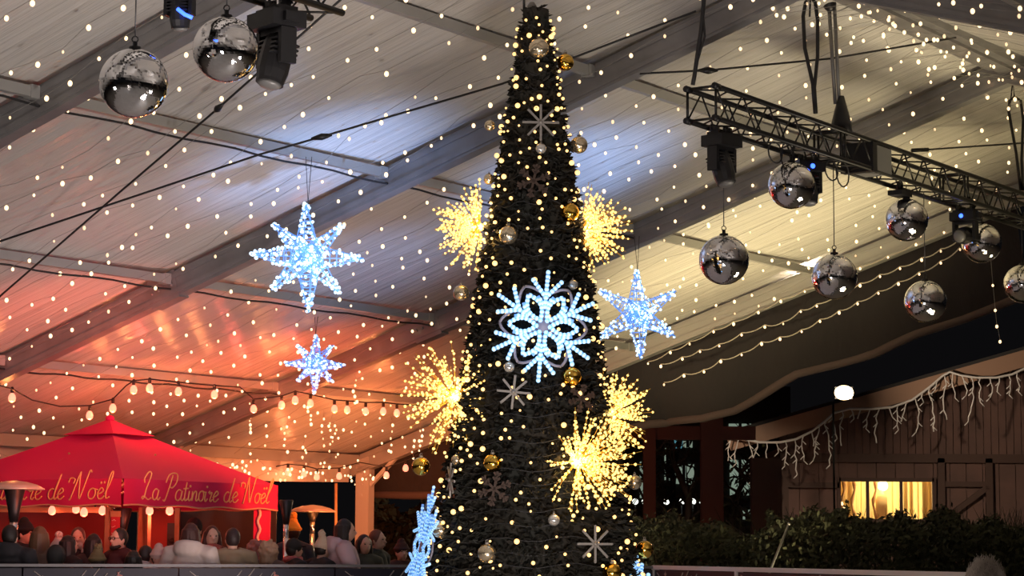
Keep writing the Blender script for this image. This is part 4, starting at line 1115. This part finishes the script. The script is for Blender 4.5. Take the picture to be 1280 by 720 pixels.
# foreground head with fuzzy hair at the bottom right
R_, Hd = person(1231, 699, 7.2, 'person with fuzzy grey blond hair whose head top shows at the bottom right corner', BACK, (.05, .05, .06), 'short', (.4, .33, .28), child=False)
b = MB(); rn = random.Random(8)
for q in range(1500):
    a = rn.uniform(0, 2 * pi); h = rn.uniform(-.2, 1); rr = sqrt(1 - min(1, h * h)); n_ = V((cos(a) * rr, sin(a) * rr, h)); p = Hd(n_.x * .086, .022 + n_.y * .096, .022 + n_.z * .112)
    d = (n_ + V((rn.uniform(-.8, .8), rn.uniform(-.8, .8), rn.uniform(-.6, .6)))).normalized(); L_ = rn.uniform(.012, .03)
    b.tube([p, p + d * L_], [.0011, .0005], 3, False)
b.build('loose_hair', mat('fuzzy hair', (.6, .52, .44), .6), R_)
R_['group'] = 'visitors in front of the camera'

# ================================================================== RIGHT BACKGROUND: CHALET, TREES, HEDGE
CD = 42.0
cx = lambda px: at(px, 688, CD).x
cz = lambda py: CAMZ + (688 - py) * CD / F_PX
ch = thing('chalet', (9.5, CD, 0), 'brown timber chalet with a lit window behind the hedge', 'chalet')
xl, xr = cx(975), cx(1560); xa = cx(1480)
def roofz(x):
    s_ = (cz(440) - cz(545)) / (cx(1280) - cx(915)); za = cz(545) + (x - cx(915)) * s_
    zp = cz(545) + (xa - cx(915)) * s_; return za if x < xa else zp - (x - xa) * s_
wx0, wx1, wz0, wz1 = cx(1049), cx(1168), cz(649), cz(598)
mb = MB(); x = xl; bw = .14; rn = random.Random(3)
zmid = cz(571)
while x < xr:                                   # vertical boards above the beam
    zt_ = roofz(x) - .05; mb.box((x + bw / 2, CD + rn.uniform(0, .015), (zmid + zt_) / 2), bw - .012, .04, zt_ - zmid); x += bw
mb.box(((xl + xr) / 2, CD + .06, 1.9), xr - xl, .05, 3.8) if False else None
for x0, x1, z0, z1 in ((xl, wx0, 0, zmid), (wx1, xr, 0, zmid), (wx0, wx1, 0, wz0), (wx0, wx1, wz1, zmid)):
    n = max(1, int((x1 - x0) / .3))
    mb.box(((x0 + x1) / 2, CD + .055, (z0 + z1) / 2), x1 - x0, .04, z1 - z0)
    for k in range(n): mb.box((lerp(x0, x1, (k + .5) / n), CD + rn.uniform(0, .012), (z0 + z1) / 2), (x1 - x0) / n - .012, .05, z1 - z0)
vs = []; n = 40                                   # continuous backing behind the upper boards
for k in range(n + 1): xx = lerp(xl, xr, k / n); vs += [V((xx, CD + .045, zmid)), V((xx, CD + .045, roofz(xx) - .05))]
mb.add(vs, [(2 * k, 2 * k + 1, 2 * k + 3, 2 * k + 2) for k in range(n)])
mb.box((xl + .02, CD + 2, 1.7), .05, 4, 3.4)
mb.build('plank_wall', M['planks'], ch, False)
for z0, nm in ((zmid, 'beam'),): MB().box(((xl + xr) / 2, CD - .05, z0), xr - xl, .1, .16).build('beam', M['beam'], ch, False)
MB().box(((xl + xr) / 2, CD - .05, cz(605)), .001 + (xr - cx(1168)) , .02, .06).build('rail', M['beam'], ch, False) if False else None
for px0 in (1177, 1237): MB().box((cx(px0), CD - .05, zmid / 2), .13, .1, zmid).build('upright', M['beam'], ch, False)
MB().box((cx(1207), CD - .05, cz(603)), cx(1237) - cx(1177), .08, .1).build('rail', M['beam'], ch, False)
MB().box((cx(1015), CD - .05, cz(605)), cx(1049) - cx(980), .08, .1).build('rail', M['beam'], ch, False)
MB().beam(V((cx(1192), CD - .06, cz(638))), V((cx(1236), CD - .06, cz(606))), .08, .1).build('brace', M['beam'], ch, False)
MB().box((cx(980), CD - .05, 1.6), .16, .14, 3.2).build('upright', M['beam'], ch, False)
# roof
b = MB()
for s0, s1 in ((cx(900), xa), (xa, cx(1700))):
    a, c = V((s0, CD - .9, roofz(s0))), V((s1, CD - .9, roofz(s1))); b.add([a, c, c + V((0, 7, 0)), a + V((0, 7, 0)), a + V((0, 0, .1)), c + V((0, 0, .1)), c + V((0, 7, .1)), a + V((0, 7, .1))], [(3, 2, 1, 0), (4, 5, 6, 7), (0, 1, 5, 4), (2, 3, 7, 6), (0, 4, 7, 3), (1, 2, 6, 5)])
b.build('roof', M['roofdark'], ch, False)
b = MB(); b.beam(V((cx(905), CD - .93, roofz(cx(905)) - .12)), V((xa, CD - .93, roofz(xa) - .12)), .05, .3); b.beam(V((xa, CD - .93, roofz(xa) - .12)), V((cx(1700), CD - .93, roofz(cx(1700)) - .12)), .05, .3); b.build('bargeboard', M['fascia'], ch, False)
# window
wf = MB()
for x in (wx0, wx1): wf.box((x, CD - .04, (wz0 + wz1) / 2), .07, .1, wz1 - wz0 + .1)
for z in (wz0, wz1): wf.box(((wx0 + wx1) / 2, CD - .04, z), wx1 - wx0, .1, .07)
wf = wf.build('window_frame', M['beam'], ch, False)
for px0 in (1085, 1127): MB().box((cx(px0), CD - .03, (wz0 + wz1) / 2), .055, .07, wz1 - wz0).build('mullion', M['beam'], wf, False)
MB().box(((wx0 + wx1) / 2, CD - .01, (wz0 + wz1) / 2), wx1 - wx0, .012, wz1 - wz0).build('pane', M['glass'], wf, False)
b = MB(); n = 60; vs = []                         # room behind: curtains drawn at the back
for k in range(n + 1): xx = lerp(wx0 - .2, wx1 + .2, k / n); yy = CD + .75 + .05 * sin(k * 1.9) + .04 * sin(k * .7); vs += [V((xx, yy, wz0 - .6)), V((xx, yy, wz1 + .4))]
b.add(vs, [(2 * k, 2 * k + 1, 2 * k + 3, 2 * k + 2) for k in range(n)]); b.build('curtain', M['curtain'], ch)
b = MB()
for x0 in (1058, 1071, 1098): b.tube([V((cx(x0) + .03 * sin(i), CD + .35, wz1 - i * .09)) for i in range(9)], [.03 + .012 * sin(i * 2) for i in range(9)], 8)
b.build('curtain_tie', M['wood'], ch)
b = MB().lathe(V((cx(1107), CD + .4, wz0 + .05)), [(.11, 0), (.11, .4), (.06, .45), (.02, .55)], 12); b.build('lantern', M['curtain'], ch)
b = MB(); rn = random.Random(12)
for k in range(9): x = cx(1053 + 9 * rn.random()); b.ball(V((x, CD + .15, wz0 + .06 + .3 * rn.random())), .022, n=6, mrings=4)
b.build('indoor_fairy_light', M['warm'], ch)
b = MB().box(((wx0 + wx1) / 2, CD + 1.1, 2.4), 3, .05, 3.0); b.box(((wx0 + wx1) / 2, CD + .62, 3.3), 3, .96, .05); b.build('inner_wall', M['curtain'], ch, False)
# floodlight on a pole
lp = at(1055, 491, 38.2)
fl = thing('flood_lamp', V((lp.x, lp.y, 0)), 'glaring yellow flood lamp on a pole before the chalet', 'lamp')
M['matblack'] = mat('matt black paint', (.004, .004, .004), .95, spec=.1)
MB().tube([V((lp.x, lp.y + 1.3, 0)), V((lp.x, lp.y + 1.3, lp.z - .1)), V((lp.x, lp.y + .12, lp.z))], .018, 8).build('pole', M['matblack'], fl)
MB().box(lp + V((0, .06, 0)), .3, .1, .2).build('housing', M['matblack'], fl, False)
MB().ball(lp + V((0, -.0, 0)), .165, .06, .125, 16, 10).build('lamp_glass', M['flood'], fl)
# icicle light garland
ic = [(912, 545), (925, 548), (950, 553), (975, 553), (995, 549), (1015, 539), (1032, 526), (1043, 516), (1062, 511), (1090, 511), (1115, 509), (1140, 500), (1162, 484), (1178, 470), (1187, 465), (1200, 469), (1220, 472), (1245, 472), (1265, 468), (1282, 460), (1310, 452)]
ICD = 40.9; ip = [at(x, y, ICD) for x, y in ic]
g = thing('icicle_light_garland', ip[0], 'white unlit icicle light garland swagged along the chalet roof edge', 'garland')
MB().tube(ip, .022, 6).build('cord', M['icicle'], g)
rn = random.Random(9)
for k, p in enumerate(resample(ip, .17)):
    L_ = rn.choice([.15, .25, .3, .4, .55, .75]); b = MB(); pts = [p]; n = int(L_ / .09) + 1
    for q in range(n): pts.append(pts[-1] + V((rn.uniform(-.04, .04), 0, -.09)))
    b.tube(pts, .012, 5)
    for q in range(1, len(pts)):
        if rn.random() < .55: s_ = rn.choice([-1, 1]); b.tube([pts[q], pts[q] + V((s_ * .07, 0, -.07))], .011, 4)
    b.build('strand', M['icicle'], g)
# hedge and reeds behind the right barrier
def leafmass(name, n, rgn, size, mt, label, cat, seed):
    rn = random.Random(seed); b = MB()
    for k in range(n):
        c = rgn(rn); d = V((rn.gauss(0, 1), rn.gauss(0, 1), rn.gauss(0, .8))).normalized(); s_ = d.orthogonal().normalized(); L_ = size * rn.uniform(.6, 1.4); w = L_ * .28
        b.add([c - d * L_ * .5, c + s_ * w, c + d * L_ * .5, c - s_ * w], [(0, 1, 2, 3)])
    return tag(b.build(name, mt, None, False), label, cat, None, 'stuff')
def hedge_rgn(rn):
    t = rn.random(); px = 780 + 560 * t; top = 664 + 12 * sin(px * .021) + 6 * sin(px * .11) - (24 if 960 < px < 1060 else 0) - (14 if px > 1160 else 0)
    D = rn.uniform(29, 33.5); z1 = at(px, top, 31).z; z = z1 * (1 - rn.random() ** 1.6); p = at(px, 688, D); return V((p.x, D, max(.02, z + rn.gauss(0, .05))))
leafmass('hedge', 42000, hedge_rgn, .085, M['hedge'], 'dark green hedge behind the white framed barrier', 'hedge', 5)
b = MB(); rn = random.Random(14)
for k in range(420):
    px = rn.choice([rn.gauss(1010, 30), rn.gauss(1185, 22), rn.uniform(790, 1280), rn.gauss(1262, 14)]); D = rn.uniform(29.5, 33); p = at(px, 688, D); zt_ = at(px, rn.uniform(632, 668), D).z; z0 = zt_ - .7; dx = rn.uniform(-.25, .25)
    b.tube([V((p.x, D, z0)), V((p.x + dx * .4, D, lerp(z0, zt_, .6))), V((p.x + dx, D, zt_))], [.008, .007, .002], 4, False)
tag(b.build('reed_grass', M['hedge']), 'thin dark reeds rising above the hedge', 'reeds', None, 'stuff')
def bush_rgn(rn):
    px = rn.uniform(465, 560); D = rn.uniform(39, 41); top = 632 + 10 * sin(px * .09); p = at(px, 688, D); z1 = at(px, top, 40).z; return V((p.x, D, rn.uniform(0.02, 1) * z1))
leafmass('bush', 2600, bush_rgn, .2, M['hedge'], 'dark bush outside, right of the corner leg', 'bush', 6)
t = thing('stake', V((at(968, 700, 28.6).x, 28.6, 0)), 'thin grey stake leaning above the barrier by the chalet corner', 'stake')
MB().tube([V((at(928, 720, 28.2).x, 28.2, 0)), at(960, 720, 28.6), at(986, 655, 28.9)], .016, 6).build('rod', M['greybox'], t); MB().ball(at(986, 655, 28.9), .022, n=8, mrings=6).build('tip', M['greybox'], t)

# timber post with beam, left of the chalet
tpz = thing('timber_frame', V((at(890, 688, 37.5).x, 37.5, 0)), 'dark red brown timber post and beam left of the chalet', 'timber frame')
MB().box((at(890, 688, 37.5).x, 37.5, 2.0), .36, .3, 4.0).build('post', M['redpost'], tpz, False)
MB().box((at(862, 688, 37.5).x, 37.6, at(862, 541, 37.5).z), 2.2, .2, .22).build('beam', M['redpost'], tpz, False)
MB().box((at(812, 688, 37.5).x, 37.55, 1.8), .2, .2, 3.6).build('post', M['redpost'], tpz, False)
MB().box((at(958, 688, 37.9).x, 37.9, 1.5), .5, .3, 3.1).build('post', M['beam'], tpz, False)
# lit building beyond, seen in pieces between the trunks
BD = 62.0
bx = lambda px: at(px, 688, BD).x
bz = lambda py: CAMZ + (688 - py) * BD / F_PX
bu = thing('building', (bx(870), BD, 0), 'dark building with pale green lit windows beyond the trees', 'building')
MB().box((bx(880), BD + .3, 3), bx(990) - bx(770), .5, 6).build('wall', M['facade'], bu, False)
for x0, y0, x1, y1, k in ((913, 574, 938, 618, 'greenwin'), (943, 580, 950, 640, 'greenwin'), (800, 577, 818, 622, 'greenwin'), (831, 560, 838, 600, 'greenwin'), (842, 580, 868, 605, 'greenwin'), (912, 529, 940, 541, 'greenwin'), (842, 550, 854, 560, 'tealwin'), (854, 551, 866, 559, 'greenwin'), (929, 636, 938, 648, 'greenwin'), (970, 590, 976, 608, 'greenwin')):
    f = MB().box(((bx(x0) + bx(x1)) / 2, BD + .02, (bz(y0) + bz(y1)) / 2), bx(x1) - bx(x0), .06, bz(y0) - bz(y1)).build('window', M[k], bu, False)
    xs = (bx(x0) + bx(x1)) / 2
    MB().box((xs, BD - .03, (bz(y0) + bz(y1)) / 2), .08, .06, bz(y0) - bz(y1)).build('glazing_bar', M['facade'], f, False)
for k, px in enumerate((794, 806, 833, 852, 866, 878)):
    p = at(px, 627, 55); t = thing('globe_lamp', V((p.x, 55, 0)), 'small white globe lamp in a low row beyond the trees', 'lamp', 'row of white globe lamps')
    MB().ball(p, .075, n=10, mrings=8).build('globe', M['lampwhite'], t); MB().tube([V((p.x, 55, 0)), p], .02, 6).build('pole', M['blackmetal'], t)
# bare trees
def bare_tree(px, D, h, seed, label):
    rn = random.Random(seed); p = at(px, 688, D); t = thing('bare_tree', V((p.x, D, 0)), label, 'tree', 'bare trees between tent and building'); tr_ = MB(); br_ = MB()
    base = V((p.x, D, 0)); pts = [base + V((rn.uniform(-.05, .05) * i, 0, h * i / 6)) for i in range(7)]; tr_.tube(pts, [.13 - .015 * i for i in range(7)], 8); tr_.build('trunk', M['bark'], t)
    for q in range(26):
        s_ = pts[rn.randint(1, 6)]; a = rn.uniform(0, 2 * pi); L_ = rn.uniform(.5, 1.3); e = s_ + V((cos(a) * L_ * .7, sin(a) * L_ * .4, L_ * rn.uniform(.3, .8))); md = s_.lerp(e, .5) + V((rn.uniform(-.1, .1), 0, rn.uniform(-.1, .1)))
        br_.tube([s_, md, e], [.035, .022, .008], 5)
        for w in range(3): f = rn.random(); c = md.lerp(e, f); br_.tube([c, c + V((rn.uniform(-.4, .4), rn.uniform(-.3, .3), rn.uniform(-.1, .4)))], [.014, .005], 4)
    br_.build('branches', M['bark'], t)
    b = MB()
    for q in range(160):
        c = pts[rn.randint(2, 6)] + V((rn.gauss(0, .5), rn.gauss(0, .4), rn.gauss(.1, .4))); d = V((rn.gauss(0, 1), rn.gauss(0, 1), rn.gauss(0, 1))).normalized(); s2 = d.orthogonal().normalized(); b.add([c - d * .1, c + s2 * .04, c + d * .1, c - s2 * .04], [(0, 1, 2, 3)])
    tag(b.build('leaves', M['hedge'], t, False), kind='stuff')
for px, D, h, sd, lb in ((812, 45, 3.4, 1, 'dark slim tree nearest the Christmas tree'), (834, 47, 3.6, 2, 'dark slim tree second from the Christmas tree'), (858, 44, 3.8, 3, 'dark slim tree just left of the timber post'), (926, 45, 3.2, 4, 'dark slim tree before the large pale green window'), (945, 43.5, 3.0, 5, 'dark slim tree right before the chalet corner'), (962, 46, 2.6, 6, 'dark slim tree half behind the chalet corner')):
    bare_tree(px, D, h, sd, lb)

# ================================================================== LIGHT
W = bpy.data.worlds.new('night'); SC.world = W; W.use_nodes = True
W.node_tree.nodes['Background'].inputs['Color'].default_value = (.011, .0105, .012, 1); W.node_tree.nodes['Background'].inputs['Strength'].default_value = .3
def lamp(kind, loc, col, power, name='lamp_light', size=.1, aim=None, ang=60, blend=.8):
    ld = bpy.data.lights.new(name, kind); ld.color = col; ld.energy = power
    if kind in ('POINT', 'SPOT'): ld.shadow_soft_size = size
    if kind == 'SPOT': ld.spot_size = radians(ang); ld.spot_blend = blend
    if kind == 'AREA': ld.size = size
    o = bpy.data.objects.new(name, ld); COL.objects.link(o); o.location = loc
    if aim is not None: o.rotation_euler = (V(aim) - V(loc)).to_track_quat('-Z', 'Y').to_euler()
    return o
WARM = (1, .86, .68); YEL = (1, .8, .42); RED = (1, .16, .06); BLU = (.3, .5, 1)
def roof_uplight(u, w, tgt, col, p, ang=70, size=.25, h=.3):  # unseen spot aimed at the roof, no fixture built
    aim = roof_hit(*tgt) if len(tgt) == 2 and abs(tgt[0]) + abs(tgt[1]) > 60 else T(*tgt)
    lamp('SPOT', T(u, w, h - OO.z), col, p, 'unseen_uplight', size, aim, ang, 1.0)
NEU = (1, .87, .8)
# neutral wash from added floor spots without fixtures, for overall brightness
roof_uplight(2, 16, (6, 7), NEU, 1350, 110, .5)
roof_uplight(-6, 16, (-1, 10), NEU, 1100, 110, .5)
roof_uplight(-8, 8, (-5, 16), NEU, 1300, 120, .5)
roof_uplight(4, 20, (3, 19), NEU, 900, 130, .5)
roof_uplight(9, 9, (9.5, 5), (1, .74, .68), 420, 100, .4)
# unseen yellow uplights at the right, added to light the last bays
roof_uplight(16.2, 10, (950, 300), YEL, 1700, 60, .5)
roof_uplight(15.2, 6.8, (880, 375), YEL, 1500, 62, .5)
roof_uplight(17.0, 15, (1010, 245), YEL, 1200, 40, .5)
roof_uplight(18.5, 15, (1250, 130), YEL, 1000, 60, .8)
roof_uplight(13.5, 15, (1085, 70), YEL, 900, 50, .8)
roof_uplight(12, 15, (880, 90), WARM, 700, 90, .8)
# added red uplights by the bar, no fixtures, to redden the roof
roof_uplight(8.4, 6.6, (40, 440), (1, .13, .05), 760, 78, .2, 2.1)
roof_uplight(12.9, 5.9, (290, 510), (1, .15, .05), 820, 90, .2, 2.1)
roof_uplight(16.0, 3.6, (430, 560), (1, .26, .07), 700, 110, .2, 1.2)
# added floor-level blue spots in place of the moving heads' light
roof_uplight(8, 12, (405, 200), BLU, 2400, 28, .3)
roof_uplight(9, 10, (470, 330), BLU, 1100, 24, .3)
roof_uplight(11, 14, (715, 215), BLU, 3000, 24, .3)
# pinkish fill spot added to brighten the parasol, hung on no truss
lamp('SPOT', T(4.5, 9.5, 1.6), (1, .5, .65), 260, 'parasol_fill', .2, (PC.x, PC.y - .5, 2.4), 40, .8)
# decorative light sources
for (P, e) in GB: lamp('POINT', P + V((0, -.12, 0)), (1, .62, .2), e, 'burst_glow', .05)
for P, e in zip(HF, (14, 9, 14)): lamp('POINT', P, (.3, .55, 1), e, 'snowflake_glow', .1)
lamp('POINT', at(679, 408, TD - 1.0), (.35, .6, 1), 3, 'snowflake_glow', .05)
for k, (x, y) in enumerate([(15, 497), (112, 519), (141, 510), (167, 487), (187, 485), (223, 489), (268, 493), (317, 511), (352, 506), (369, 500), (388, 504), (418, 511), (434, 512), (457, 514), (479, 514), (496, 516)]):
    lamp('POINT', roof_hit(x, y, .42) - V((0, 0, .09)), (1, .12, .07) if k % 3 == 1 else (1, .3, .08), 7.5, 'festoon_glow', .03)
for x, y in ((370, 600), (480, 600)): lamp('POINT', at(x, y, 35), (1, .25, .09), 8, 'festoon_glow', .04)
for x, y, D in ((70, 640, 27.6), (105, 642, 27.6), (128, 640, 27.6), (187, 640, 27.3), (212, 640, 27.3)): lamp('POINT', at(x, y, D) - V((0, 0, .1)), (1, .14, .07), 7, 'festoon_glow', .04)
lamp('POINT', (PC.x, PC.y, 2.25), (1, .2, .15), 18, 'parasol_lamp', .1)
lamp('POINT', lp + V((0, -.25, 0)), (1, .78, .55), 700, 'flood_glow', .1)
lamp('POINT', ((wx0 + wx1) / 2, CD + .35, wz1 - .1), (1, .78, .4), 420, 'room_lamp', .1)
lamp('POINT', at(390, 640, 31.9) - V((0, .15, .06)), (1, .35, .1), 3, 'heater_glow', .04)

# ------------------------------------------------------------------ view
SC.view_settings.view_transform = 'Standard'; SC.view_settings.look = 'None'
SC.view_settings.exposure = 0.0; SC.view_settings.gamma = 1.0; SC.view_settings.use_curve_mapping = False
SC.cycles.use_denoising = True
SC.cycles.sample_clamp_indirect = 3.0
SC.cycles.max_bounces = 6
SC.cycles.use_light_tree = True
